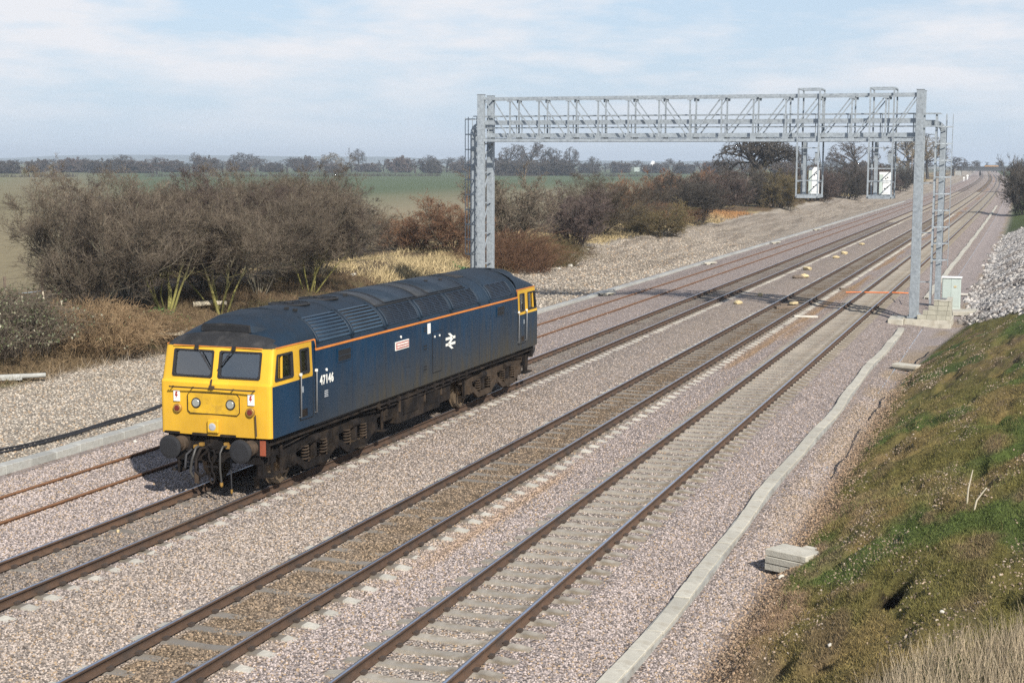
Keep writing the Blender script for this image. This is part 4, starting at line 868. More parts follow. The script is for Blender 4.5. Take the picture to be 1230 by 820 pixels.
# --- bogies
def bogie(y0, fl, m):
    bg = part(MB().box((0, y0+2.21, .78), (1.7, 4.6, .22)).box((0, y0+1.1, .65), (1.9, .35, .3)).box((0, y0+3.3, .65), (1.9, .35, .3)), 'bogie', m)
    for k in range(3):
        y = y0+2.21*k; w = MB()
        for sx in (-1, 1): w.lathe((sx*.69, y, .571), (sx, 0, 0), [(.60, 0), (.60, .028), (.571, .04), (.565, .135), (.50, .137), (.48, .10), (.20, .09), (.16, .16), (.10, .16)], 36)
        w.lathe((-.69, y, .571), (1, 0, 0), [(.09, 0), (.09, 1.38)], 12)
        part(w, 'wheelset', TREAD if k != 1 else UNDB, bg)
    for sx in (-1, 1):
        # main side frame with deep horn guides
        poly = [(-.75, .80), (-.62, 1.02), (.0, 1.04), (.5, .96), (1.7, .96), (2.21, 1.04), (2.75, .96), (3.9, .96), (4.42, 1.04), (5.05, 1.02), (5.15, .80), (4.75, .74), (4.70, .40), (4.58, .40), (4.55, .70), (4.28, .70), (4.25, .40), (4.13, .40), (4.08, .74), (2.55, .72), (2.50, .40), (2.38, .40), (2.35, .70), (2.07, .70), (2.04, .40), (1.92, .40), (1.87, .72), (.34, .74), (.29, .40), (.17, .40), (.14, .70), (-.14, .70), (-.17, .40), (-.29, .40), (-.33, .74)]
        part(MB().prism(poly, (sx*1.02, y0, 0), (0, 1, 0), (0, 0, 1), (sx*.07, 0, 0)), 'side_frame', m, bg)
        for k in range(3):
            y = y0+2.21*k
            part(MB().box((sx*1.10, y, .56), (.16, .27, .30)).lathe((sx*1.17, y, .56), (sx, 0, 0), [(.13, 0), (.13, .04), (.09, .05)], 14), 'axle_box', m, bg, bevel=.012)
        for k in range(2):
            ya, yb = y0+2.21*k+.22, y0+2.21*(k+1)-.22
            part(MB().prism([(ya-.30, .58), (ya+.0, .60), (ya+.35, .40), (yb-.35, .40), (yb, .60), (yb+.30, .58), (yb+.05, .44), (yb-.32, .24), (ya+.32, .24), (ya-.05, .44)], (sx*1.13, 0, 0), (0, 1, 0), (0, 0, 1), (sx*.08, 0, 0)), 'equaliser_beam', m, bg)
            for yy in (ya+.42, yb-.42):
                pts = [(sx*1.15+.085*math.cos(a), yy+.085*math.sin(a), .42+.36*a/(2*math.pi*5)) for a in np.linspace(0, 2*math.pi*5, 56)]
                part(MB().tube(pts, .020, 5), 'coil_spring', UNDB, bg)
            part(MB().tube([(sx*1.12, (ya+yb)/2-.22, .86), (sx*1.12, (ya+yb)/2+.22, .86)], .10, 12).box((sx*1.13, (ya+yb)/2, .64), (.09, .16, .40)), 'brake_cylinder', UND, bg)
            for yy in (ya+.02, yb-.02):
                part(MB().beam((sx*.86, yy, .88), (sx*.86, yy+(.06 if yy < (ya+yb)/2 else -.06), .34), .07).box((sx*.80, yy-(.05 if yy < (ya+yb)/2 else -.05), .50), (.10, .07, .34)), 'brake_hanger', UND, bg)
        part(MB().tube([(sx*1.17, y0-.4, .95), (sx*1.18, y0+1.2, 1.06), (sx*1.18, y0+3.2, 1.06), (sx*1.17, y0+4.8, .95)], .018, 6).tube([(sx*1.16, y0+.2, .72), (sx*1.18, y0+.9, .84), (sx*1.18, y0+1.5, .70)], .014, 5), 'sand_pipe', UND, bg)
        for yy in (y0-.52, y0+4.94): part(MB().beam((sx*1.15, yy, 1.0), (sx*1.15, yy, .40), .05).box((sx*1.15, yy, .40), (.20, .26, .03)), 'bogie_step', UND, bg)
bogie(1.84, False, UND); bogie(13.12, True, UNDB)
# ---------------------------------------------------------------- signal gantry
YG, YR = 74.3, 75.75
XL, XR = -27.58, -5.36
G = M['galv']
ga = thing('signal_gantry', 'galvanised steel lattice gantry spanning all the tracks', 'signal gantry', (XL, YG, 0))
def gb(name, segs, w, h=None, parent=None, m=None, up=(0, 0, 1)):
    b = MB()
    for a, c in segs: b.beam((a[0]-XL, a[1]-YG, a[2]), (c[0]-XL, c[1]-YG, c[2]), w, h, upv=up)
    return b.build(name, m or G, parent or ga)
ZT, ZB = 10.52, 8.36
for X, zb in ((XL, -.6), (XR, -.14)):
    for Y in (YG, YR):
        b = MB(); xx, yy = X-XL, Y-YG
        b.box((xx, yy, (10.72+zb)/2), (.34, .34, 10.72-zb))
        b.box((xx, yy, zb+.02), (.52, .52, .04)); b.box((xx, yy, 8.15), (.36, .36, .03)); b.box((xx, yy, 10.735), (.38, .38, .03))
        for i in (-1, 1):
            for j in (-1, 1): b.box((xx+i*.21, yy+j*.21, zb+.06), (.04, .04, .06))
        b.build('column', G, ga, bevel=.008)
    # lacing between the two columns of a leg
    zs = [.3, 1.9, 3.5, 5.1, 6.7, 8.2]
    for k, z in enumerate(zs):
        gb('cross_tie', [((X+.08, YG+.17, z), (X+.08, YR-.17, z))], .06)
        if k < len(zs)-1: gb('lacing_bar', [((X-.06, YG+.17, z+.05), (X-.06, YR-.17, zs[k+1]-.05))], .05)
# truss: two faces of fourteen bays
nb = 14; bay = (XR-XL)/nb
for Y in (YG, YR):
    gb('top_chord', [((XL+.17, Y, ZT), (XR-.17, Y, ZT))], .13, .13)
    gb('bottom_chord', [((XL+.17, Y, ZB), (XR-.17, Y, ZB))], .13, .14)
    for k in range(1, nb): gb('vertical_strut', [((XL+k*bay, Y, ZB+.07), (XL+k*bay, Y, ZT-.065))], .075, .075)
    for k in range(nb):
        a, c = XL+k*bay, XL+(k+1)*bay
        if k == 0: a += .17
        if k == nb-1: c -= .17
        y = Y + (.01 if Y == YG else -.01)
        if k < nb/2: gb('diagonal_brace', [((a+.03, y, ZT-.07), (c-.03, y, ZB+.07))], .055, .055)
        else: gb('diagonal_brace', [((c-.03, y, ZT-.07), (a+.03, y, ZB+.07))], .055, .055)
GP = MB().box((0, 0, 0), (.28, .012, .20)).mesh('gusset_plate', G)
for Y, dy in ((YG, -.072), (YR, .072)):
    for k in range(1, nb):
        for z in (ZB+.09, ZT-.09): link('gusset_plate', GP, ga, (k*bay, Y-YG+dy*.75, z))
for k in range(nb+1):
    X = XL+k*bay + (.25 if k == 0 else -.25 if k == nb else 0)
    gb('cross_beam', [((X, YG+.066, ZB-.01), (X, YR-.066, ZB-.01))], .07, .09); gb('cross_beam', [((X, YG+.066, ZT), (X, YR-.066, ZT))], .06, .06)
# walkway with toe boards, handrails and cable tray inside the truss
b = MB(); n = 74
for k in range(n): b.box(((XR-XL)*(k+.5)/n, .72, ZB+.115), ((XR-XL)/n-.06, .78, .03))
b.build('walkway', G, ga)
for y in (YG+.28, YR-.28):
    gb('toe_board', [((XL+.2, y, ZB+.27), (XR-.2, y, ZB+.25))], .02, .20)
    gb('handrail', [((XL-.55, y, ZB+1.26), (XR+.95, y, ZB+1.26))], .05); gb('handrail', [((XL-.55, y, ZB+.66), (XR+.95, y, ZB+.66))], .045)
    for k in range(0, 15, 1): gb('stanchion', [((XL+.3+k*(XR-XL-.6)/14, y+.03, ZB+.13), (XL+.3+k*(XR-XL-.6)/14, y+.03, ZB+1.28))], .045)
b = MB()
ry = .12
b.beam((.1, .12, ZB+.93), (XR-XL-.1, .12, ZB+.93), .02, .20); b.beam((.1, .30, ZB+.81), (XR-XL-.1, .30, ZB+.81), .36, .02)
b.build('cable_tray', G, ga)
# ladders with hoops and square cable trunking outside each leg
for X, sg, zb in ((XL, -1, -.5), (XR, 1, .45)):
    xs = X + sg*.70
    for y in (YG+1.25, YG+1.65): gb('ladder_rail', [((xs, y, zb), (xs, y, 9.65))], .09, .05)
    b = MB(); z = zb+.3
    while z < 9.4: b.beam((xs-XL, 1.25, z), (xs-XL, 1.65, z), .03); z += .30
    b.build('ladder_rung', G, ga)
    z = 2.6 if sg > 0 else 2.3
    while z < 9.7:
        b = MB(); pts = []
        for a in np.linspace(-1, 1, 9): pts.append((xs-XL+sg*(.02+.72*math.cos(a*math.pi/2)), 1.45+.40*math.sin(a*math.pi/2), z))
        for p, q in zip(pts[:-1], pts[1:]): b.beam(p, q, .02, .06)
        b.build('ladder_hoop', G, ga); z += .80
    for a in (-.6, 0, .6):
        gb('hoop_strap', [((xs+sg*(.035+.72*math.cos(a*math.pi/2)), YG+1.45+.4*math.sin(a*math.pi/2), 2.3), (xs+sg*(.035+.72*math.cos(a*math.pi/2)), YG+1.45+.4*math.sin(a*math.pi/2), 9.62))], .035)
    b = MB(); xt = X+sg*1.02-XL
    pts = [(xt, 1.55, zb-.1), (xt, 1.55, 8.75)] + [(xt-sg*.45*(1-math.cos(a)), 1.55, 8.75+.45*math.sin(a)) for a in np.linspace(.2, math.pi/2, 7)] + [(X-XL, 1.55, 9.2)]
    for p, q in zip(pts[:-1], pts[1:]): b.beam(p, q, .27, .24, upv=(0, 1, 0))
    b.build('cable_trunking', G, ga)
    for z in (1.5, 3.9, 6.3):
        gb('ladder_bracket', [((X+sg*.17, YG+1.45, z), (xs-sg*.05, YG+1.45, z))], .05)
# two signal cages hung through the truss
for ci, (xa, xb, zlow) in enumerate(((-11.09, -10.06, 5.62), (-7.67, -6.56, 5.62))):
    ya, yb = YG-.14, YR+.14
    for x in (xa, xb):
        gb('cage_post', [((x, ya, zlow), (x, ya, 10.83))], .075); gb('cage_post', [((x, yb, zlow), (x, yb, 10.83))], .075)
        gb('cage_rail', [((x, ya+.04, 10.83), (x, yb-.04, 10.83))], .07)
        gb('cage_rail', [((x, ya+.04, zlow), (x, yb-.04, zlow))], .12)
        gb('cage_brace', [((x, ya+.04, 8.1), (x, yb-.04, 6.4))], .04)
        for z in (6.35, 7.0): gb('cage_rail', [((x, ya+.04, z), (x, yb-.04, z))], .04)
    for z in (10.83, ):
        for y in (ya, yb): gb('cage_rail', [((xa+.04, y, z), (xb-.04, y, z))], .07)
    for y in (ya, yb): gb('cage_rail', [((xa+.04, y, zlow), (xb-.04, y, zlow))], .14)
    for z, y in ((7.98, ya+.3), (6.4, ya), (7.0, ya) if ci else (6.4, yb)): gb('cage_rail', [((xa+.04, y, z), (xb-.04, y, z))], .05)
    b = MB(); n = 6
    for k in range(n): b.box((xa+(xb-xa)*(k+.5)/n-XL, (YR-YG)/2, zlow+.09), ((xb-xa)/n-.05, 1.5, .03))
    b.build('cage_floor', G, ga)
    gb('signal_post', [((xa+.30, YG+.55, zlow+.1), (xa+.30, YG+.55, ZB-.1))], .17)
    # the signal head seen from behind
    xc = xa+.72 if ci == 0 else xa+.72; zt = 7.05 if ci == 0 else 6.83; w = .50 if ci == 0 else .54
    s = thing('railway_signal', 'white signal head seen from behind in the %s' % ('left hanging cage, with a rounded top' if ci == 0 else 'right hanging cage, with a square top'), 'railway signal', (xc, YG+.62, 5.74), group='signals on the gantry')
    H = zt-5.74; poly = [(-w/2, 0), (w/2, 0), (w/2, H-.10), (w/2-.10, H), (-w/2+.10, H), (-w/2, H-.10)] if ci == 0 else [(-w/2, 0), (w/2, 0), (w/2, H), (-w/2, H)]
    MB().prism(poly, (0, 0, 0), (1, 0, 0), (0, 0, 1), (0, .30, 0)).build('case', M['white'], s, bevel=.015)
    MB().box((-w*.32, -.02, H*.47), (w*.26, .03, H*.85)).build('hinge_strip', M['grey_paint'], s)
    MB().box((w*.12, -.015, H*.5), (w*.52, .02, H*.86)).build('rear_door', M['white'], s, bevel=.006)
    b = MB()
    for x, z in ((.02, .30), (.14, .36), (.06, .78), (.15, .84)): b.box((x, -.03, z*H/1.1), (.055, .02, .05))
    b.build('door_latch', M['dark_metal'], s)
    MB().box((w*.1, -.03, H*.52), (w*.62, .012, .022)).build('door_bar', G, s)
    gb('junction_box', [((xb-.14, YG+.3, 7.25), (xb-.14, YG+.3, 7.78))], .16, .14)
# ---------------------------------------------------------------- gantry plinth: slabs and stepped blockwork
pl = thing('gantry_plinth', 'stepped concrete block plinth under the right leg of the gantry', 'plinth', (-5.3, YG, -.45))
def pb(name, x0, x1, y0, y1, z0, z1, m, bev=.015): return MB().box(((x0+x1)/2+5.3, (y0+y1)/2-YG, (z0+z1)/2+.45), (x1-x0, y1-y0, z1-z0)).build(name, m, pl, bevel=bev)
pb('foundation_slab', -5.72, -3.55, 73.75, 76.3, -.62, -.16, M['concrete'])
pb('foundation_block', -6.45, -5.73, 73.2, 75.4, -.55, -.14, M['concrete'], .03)
pb('steel_plate', -6.1, -5.75, 73.9, 75.0, -.14, -.10, M['concrete_grey'], .004)
for r, x0 in enumerate((-5.12, -4.87, -4.62, -4.37)):
    z0 = -.16+r*.225; x = x0; k = 0
    while x < -3.62:
        x1 = min(x+(.44 if not (k == 0 and r % 2) else .22), -3.6)
        pb('block', x+.006, x1-.006, 73.80, 74.0, z0+.006, z0+.219, M['block'], .006); x = x1; k += 1
    y = 74.01
    for j in range(4 if r < 3 else 4): pb('block', -3.82, -3.606, y+.006, y+.434, z0+.006, z0+.219, M['block'], .006); y += .44
    pb('mortar_bed', x0+.02, -3.62, 73.82, 73.99, z0, z0+.225, M['concrete'], 0) if r < 3 else None
pb('coping', -4.40, -3.585, 73.78, 74.03, .742, .80, M['concrete']); pb('coping', -3.84, -3.585, 74.03, 75.8, .742, .80, M['concrete'])
# ---------------------------------------------------------------- grey cabinet and its slab, steps handrail, orange duct
cb = thing('equipment_cabinet', 'pale grey trackside cabinet behind the gantry ladder', 'cabinet', (-4.05, 83.4, -.55))
MB().box((0, 0, .90), (.95, .55, 1.66)).build('case', M['grey_paint'], cb, bevel=.01)
MB().box((0, -.01, 1.76), (1.05, .66, .07)).build('lid', M['white'], cb, bevel=.01)
MB().box((-.24, -.282, .95), (.40, .02, 1.45)).build('door', M['grey_paint'], cb, bevel=.004); MB().box((.22, -.282, .95), (.46, .02, 1.45)).build('door', M['grey_paint'], cb, bevel=.004)
MB().box((.20, -.30, 1.28), (.13, .015, .10)).build('sign_plate', M['cream'], cb)
MB().box((0, .0, .03), (1.1, .8, .10)).build('base', M['concrete'], cb)
bx = thing('equipment_box', 'dark grey vented box at the foot of the pale cabinet', 'box', (-4.42, 82.2, -.5))
MB().box((0, 0, .32), (.62, .42, .60)).build('case', mat('slate_grey', (.11, .11, .115), .6), bx, bevel=.02)
MB().box((0, 0, .65), (.66, .46, .05)).build('lid', mat('slate_lid', (.16, .16, .165), .6), bx)
sl = MB().box((0, 0, .05), (1.5, 1.1, .22)).build('concrete_slab', M['concrete'], None, (-3.1, 80.5, -.42), (.03, -.04, .1), bevel=.02)
tag(sl, 'flat cream concrete slab between the cabinet and the white stones', 'concrete slab')
hr = thing('handrail', 'small galvanised stair handrail standing left of the gantry leg', 'handrail', (-6.15, 82.6, -.4))
for k, (y, h) in enumerate(((0, 1.0), (.9, 1.25), (1.8, 2.0))): MB().beam((0, y, 0), (0, y, h), .05).build('post', G, hr)
MB().beam((0, -.03, 1.0), (0, .9, 1.25), .05).beam((0, .9, 1.25), (0, 1.8, 1.6), .05).build('top_rail', G, hr)
MB().beam((0, 0, .55), (0, 1.8, .95), .04).build('mid_rail', G, hr)
od = MB().tube([(-10.1, 87.6, -.13), (-9.3, 87.9, -.12), (-8.3, 88.15, -.13), (-7.3, 88.5, -.13), (-6.7, 88.75, -.16)], .036, 6).build('cable_duct', M['orange'])
tag(od, 'bright orange cable duct laid across the track beside the handrail', 'cable duct')
# ---------------------------------------------------------------- bare shrubs, trees and thickets
def unit_v(a): return a/np.maximum(np.linalg.norm(a, axis=-1, keepdims=True), 1e-9)
def limbs(rg, P, D, Ln, K, wig, trop):
    """polylines that wander; trop bends them up (+) or down (-)"""
    N = len(P); pts = np.zeros((N, K, 3)); pts[:, 0] = P; d = D.copy()
    for k in range(1, K):
        d = unit_v(d + rg.normal(0, wig, (N, 3)) + np.array([0, 0, trop])); pts[:, k] = pts[:, k-1] + d*(Ln/(K-1))[:, None]
    return pts
def spawn(rg, pts, Ln, r, n, t0, ang, ratio, spread=.15, taper=.55):
    N, K, _ = pts.shape; idx = np.repeat(np.arange(N), n); t = rg.uniform(t0, 1, N*n); f = t*(K-1); i = np.minimum(f.astype(int), K-2); u = (f-i)[:, None]
    a, b = pts[idx, i], pts[idx, i+1]; pos = a*(1-u)+b*u; tan = unit_v(b-a); rd = unit_v(np.cross(tan, rg.normal(size=(N*n, 3))))
    th = rg.normal(ang, spread, N*n)[:, None]; d = tan*np.cos(th)+rd*np.sin(th)
    return pos, d, Ln[idx]*ratio*(1.15-.6*t)*rg.uniform(.6, 1.3, N*n), r[idx]*taper*(1-.55*t)
def skin(pts, r, tip):
    """three-sided tapering tubes round polylines -> vertices, quads"""
    N, K, _ = pts.shape; d = unit_v(pts[:, -1]-pts[:, 0]); x = unit_v(np.cross(d, np.array([.37, .81, .45]))); y = np.cross(d, x)
    rad = r[:, None]*(1-np.linspace(0, 1, K)[None]*(1-tip)); V = []
    for a in (0, 2.094, 4.189):
        V.append(pts + (x*math.cos(a)+y*math.sin(a))[:, None]*rad[..., None])
    V = np.stack(V, 2); i = np.arange(N*K*3).reshape(N, K, 3); j = np.roll(i, -1, 2)
    q = np.stack([i[:, :-1], j[:, :-1], j[:, 1:], i[:, 1:]], -1)
    return V.reshape(-1, 3), q.reshape(-1, 4)
def join(parts):
    V, F, o = [], [], 0
    for v, q in parts: V.append(v); F.append(q+o); o += len(v)
    return np.concatenate(V), np.concatenate(F)
def shrub_mesh(seed, h, w, n0, n1, n2, n3, n4, r0=.05, tw=.0065, lean=.45, trop=.12, wig=.16, base=.35, tmin=.18):
    """returns (stems mesh data, twig mesh data)"""
    rg = np.random.default_rng(seed); az = rg.uniform(0, 2*math.pi, n0)
    P = np.stack([np.cos(az)*base*rg.uniform(0, 1, n0), np.sin(az)*base*rg.uniform(0, 1, n0), np.full(n0, -.15)], -1)
    D = unit_v(np.stack([np.cos(az)*lean*rg.uniform(.3, 1.4, n0), np.sin(az)*lean*rg.uniform(.3, 1.4, n0), np.ones(n0)], -1))
    L0 = h*rg.uniform(.62, .9, n0); r = np.full(n0, r0)*rg.uniform(.6, 1.2, n0)
    A = limbs(rg, P, D, L0, 5, wig*.6, .02)
    p, d, l1, r1 = spawn(rg, A, L0, r, n1, tmin, .85, .55); B = limbs(rg, p, d, l1, 4, wig, trop)
    p, d, l2, r2 = spawn(rg, B, l1, r1, n2, .15, .7, .50); Cc = limbs(rg, p, d, l2, 3, wig, trop*.6)
    p, d, l3, r3 = spawn(rg, Cc, l2, r2, n3, .1, .8, .55); r3 = np.maximum(r3, tw); Dd = limbs(rg, p, d, np.maximum(l3, .2), 3, wig*1.3, .02)
    parts = [skin(Cc, np.maximum(r2, tw*1.3), .5), skin(Dd, r3, .5)]
    if n4:
        p, d, l4, r4 = spawn(rg, Dd, np.maximum(l3, .3), r3, n4, .1, .8, .75); E = limbs(rg, p, d, np.maximum(l4, .14), 2, .1, 0); parts.append(skin(E, np.full(len(E), tw*.9), .35))
    s = join([skin(A, r, .35), skin(B, np.maximum(r1, tw*1.6), .4)]); tws = join(parts)
    k = w/max(np.percentile(tws[0][:, 0], 97)-np.percentile(tws[0][:, 0], 3), .1); kz = h/np.percentile(tws[0][:, 2], 99.5)
    for v, _ in (s, tws): v[:, :2] *= k; v[:, 2] *= kz
    return s, tws
def tree_mesh(seed, h, w, tr=.35, nl=11, n2=7, n3=7, n4=5, r0=.3, tw=.03, wig=.22, up=.05, ang=.75):
    """one trunk, limbs fanning out of its upper part into a domed crown"""
    rg = np.random.default_rng(seed); P = np.array([[0, 0, -.2]]); D = unit_v(np.array([[rg.normal(0, .06), rg.normal(0, .06), 1]]))
    A = limbs(rg, P, D, np.array([h*(tr+.18)]), 5, .05, .02); r = np.array([r0])
    p, d, l1, r1 = spawn(rg, A, np.array([h]), r, nl, .55, ang, .52, .38, .62); l1 = h*.50*rg.uniform(.75, 1.15, nl); B = limbs(rg, p, d, l1, 5, wig, up)
    p, d, l2, r2 = spawn(rg, B, l1, r1, n2, .25, .75, .52, .2, .6); Cc = limbs(rg, p, d, l2, 4, wig, up*.5)
    p, d, l3, r3 = spawn(rg, Cc, l2, r2, n3, .15, .75, .52, .2, .6); Dd = limbs(rg, p, d, l3, 3, wig, 0)
    p, d, l4, r4 = spawn(rg, Dd, l3, r3, n4, .1, .8, .62); E = limbs(rg, p, d, np.maximum(l4, .25), 2, .1, 0)
    s = join([skin(A, r, .6), skin(B, r1, .4), skin(Cc, np.maximum(r2, tw*1.2), .5)]); t = join([skin(Dd, np.maximum(r3, tw), .6), skin(E, np.full(len(E), tw*.8), .4)])
    zc = h*(tr+.12); c0 = np.median(t[0][:, :2], 0)          # crowns round off into an even dome
    rxy = np.percentile(np.hypot(*(t[0][:, :2]-c0).T), 80); rz_ = np.percentile(t[0][:, 2]-zc, 80)
    for v, _ in (s, t):
        q = np.stack([(v[:, 0]-c0[0])/rxy, (v[:, 1]-c0[1])/rxy, np.where(v[:, 2] > zc, (v[:, 2]-zc)/rz_, (v[:, 2]-zc)/(h*.3))], -1); m = (v[:, 2] > h*tr*.75)
        r = np.linalg.norm(q, axis=-1); f = np.where(m, 1.18/(1.18**6 + r**6)**(1/6.)*1., 1.)
        v[:, 0] = c0[0]+(v[:, 0]-c0[0])*f; v[:, 1] = c0[1]+(v[:, 1]-c0[1])*f; v[:, 2] = np.where(m, zc+(v[:, 2]-zc)*f, v[:, 2])
    k = w/(np.percentile(t[0][:, 0], 98)-np.percentile(t[0][:, 0], 2)); kz = h/np.percentile(t[0][:, 2], 99.7)
    for v, _ in (s, t): v[:, :2] *= k; v[:, 2] *= kz
    return s, t
def twig_mat(name, a, b, ):
    return mat(name, a, .9, 0, .45, 1.3, col2=b, c2=(.42, .62), c2scale=3.5, spec=.2)
TW = {'tan': twig_mat('tan_canes', (.21, .140, .078), (.28, .20, .115)), 'grey': twig_mat('grey_brown_twigs', (.102, .080, .060), (.165, .136, .10)), 'red': twig_mat('red_brown_twigs', (.15, .080, .048), (.20, .12, .07)),
      'purple': twig_mat('purplish_twigs', (.080, .058, .052), (.115, .089, .075)), 'olive': twig_mat('olive_twigs', (.125, .105, .05), (.18, .13, .065)),
      'dark': twig_mat('dark_twigs', (.062, .056, .048), (.10, .085, .07)), 'far': twig_mat('far_grey_twigs', (.085, .07, .06), (.11, .092, .08)), 'pale': twig_mat('pale_willow_twigs', (.22, .175, .105), (.26, .21, .14))}
def lichen_bark():
    m = mat('lichen_bark', (.105, .092, .062), .95, 0, .35, 4); t = m.node_tree; l = t.links.new; b = t.nodes['Principled BSDF']; src = b.inputs['Base Color'].links[0].from_socket
    c = NN(t, 'ShaderNodeTexCoord'); s = NN(t, 'ShaderNodeSeparateXYZ'); l(c.outputs['Object'], s.inputs[0]); r = NN(t, 'ShaderNodeMapRange'); r.inputs['From Min'].default_value = 1.1; r.inputs['From Max'].default_value = 2.6; r.inputs['To Min'].default_value = .9; r.inputs['To Max'].default_value = 0; l(s.outputs['Z'], r.inputs['Value'])
    x = NN(t, 'ShaderNodeMix', data_type='RGBA'); x.inputs['B'].default_value = (.25, .23, .065, 1); l(src, x.inputs['A']); l(r.outputs[0], x.inputs['Factor']); l(x.outputs['Result'], b.inputs['Base Color']); return m
BARK = {'grey': mat('grey_bark', (.115, .10, .075), .95, 0, .4, 4, col2=(.17, .16, .10), c2scale=2), 'lichen': lichen_bark(), 'dark': mat('dark_bark', (.05, .044, .038), .95, 0, .3, 3)}
SH = {}
def proto(key, *a, **k):
    s, t = shrub_mesh(*a, **k); SH[key] = (np_mesh('stems', s[0], s[1]), np_mesh('twigs', t[0], t[1]))
proto('round', 1, 6.2, 6.0, 13, 12, 8, 7, 3, tw=.0064, lean=.50, trop=.26, wig=.13, tmin=.12)
proto('tall', 2, 6.2, 5.2, 10, 13, 8, 7, 3, tw=.0064, lean=.36, trop=.30, wig=.13, tmin=.15)
proto('spread', 3, 6.2, 6.2, 8, 14, 9, 7, 3, r0=.07, tw=.0066, lean=.34, trop=.18, wig=.18, tmin=.36)
proto('small', 4, 5.0, 5.0, 14, 11, 8, 6, 0, tw=.011, lean=.6, tmin=.12)
proto('dense', 5, 5.0, 6.4, 34, 9, 7, 6, 0, tw=.014, lean=.7, trop=.06, base=2.0, tmin=.04)
def plant(name, cat, label, x, y, h, w, key, ref, tw, bark='grey', group=None, rz=None):
    st, tg = SH[key]; z = float(hgt(x, y)) - .03
    t = thing(name, label, cat, (x, y, z), rng.uniform(0, 6.28) if rz is None else rz, group)
    t.scale = (w/ref[1], w/ref[1], h/ref[0])
    for nm, me, m in (('stems', st, BARK[bark]), ('twigs', tg, TW[tw])):
        if not me.materials: me.materials.append(m)
        o = link(nm, me, t); o.material_slots[0].link = 'OBJECT'; o.material_slots[0].material = m
    return t
GR = 'bare shrubs along the field side of the line'
REF = {'round': (6.2, 6.0), 'tall': (6.2, 5.2), 'spread': (6.2, 6.2), 'small': (5, 5), 'dense': (5, 6.4)}
for (lab, x, y, h, w, key, tw, bark) in (
    ('big bare grey-brown shrub at the far left, behind the bramble mound', -37.0, 53.0, 6.3, 5.6, 'round', 'grey', 'grey'),
    ('tall bare shrub overlapping the big shrub at the far left from behind', -40.8, 61.5, 6.0, 5.4, 'tall', 'grey', 'grey'),
    ('purplish bare shrub squeezed between the big left shrub and the yellow-green stems', -38.6, 58.8, 5.7, 5.0, 'tall', 'purple', 'grey'),
    ('bare shrub with bright yellow-green stems rising from a patch of nettles', -36.4, 57.8, 5.4, 5.4, 'spread', 'grey', 'lichen'),
    ('bare shrub on yellow stems directly above the yellow cab roof', -35.5, 60.9, 5.6, 5.6, 'spread', 'grey', 'lichen'),
    ('bare brown shrub between the two yellow-stemmed shrubs above the locomotive', -38.8, 65.0, 5.9, 5.4, 'round', 'purple', 'grey'),
    ('dense bare shrub above the radiator fans of the locomotive', -36.6, 66.6, 5.7, 5.4, 'tall', 'grey', 'grey'),
    ('bare shrub behind the dense shrub above the radiator fans', -41.4, 72.5, 6.2, 5.4, 'round', 'grey', 'grey'),
    ('bare shrub with slim olive stems above the middle of the locomotive roof', -36.0, 71.0, 5.9, 5.6, 'spread', 'grey', 'lichen'),
    ('brown bare shrub to the right of the slim olive stems, nearest the straw bank', -38.6, 77.0, 5.5, 5.2, 'round', 'purple', 'grey'),
    ('upright bare shrub behind the slim olive stems', -43.6, 84.5, 6.4, 5.0, 'tall', 'grey', 'grey'),
    ('dark leafy-looking shrub between the bare shrubs and the low red-brown shrub', -44.2, 91.5, 4.2, 5.4, 'dense', 'dark', 'grey'),
    ('dark bare shrub at the edge of the open tan field', -49.6, 99.0, 5.2, 5.0, 'small', 'grey', 'grey')):
    plant('bare_shrub', 'shrub', lab, x, y, h, w, key, REF[key], tw, bark, GR)
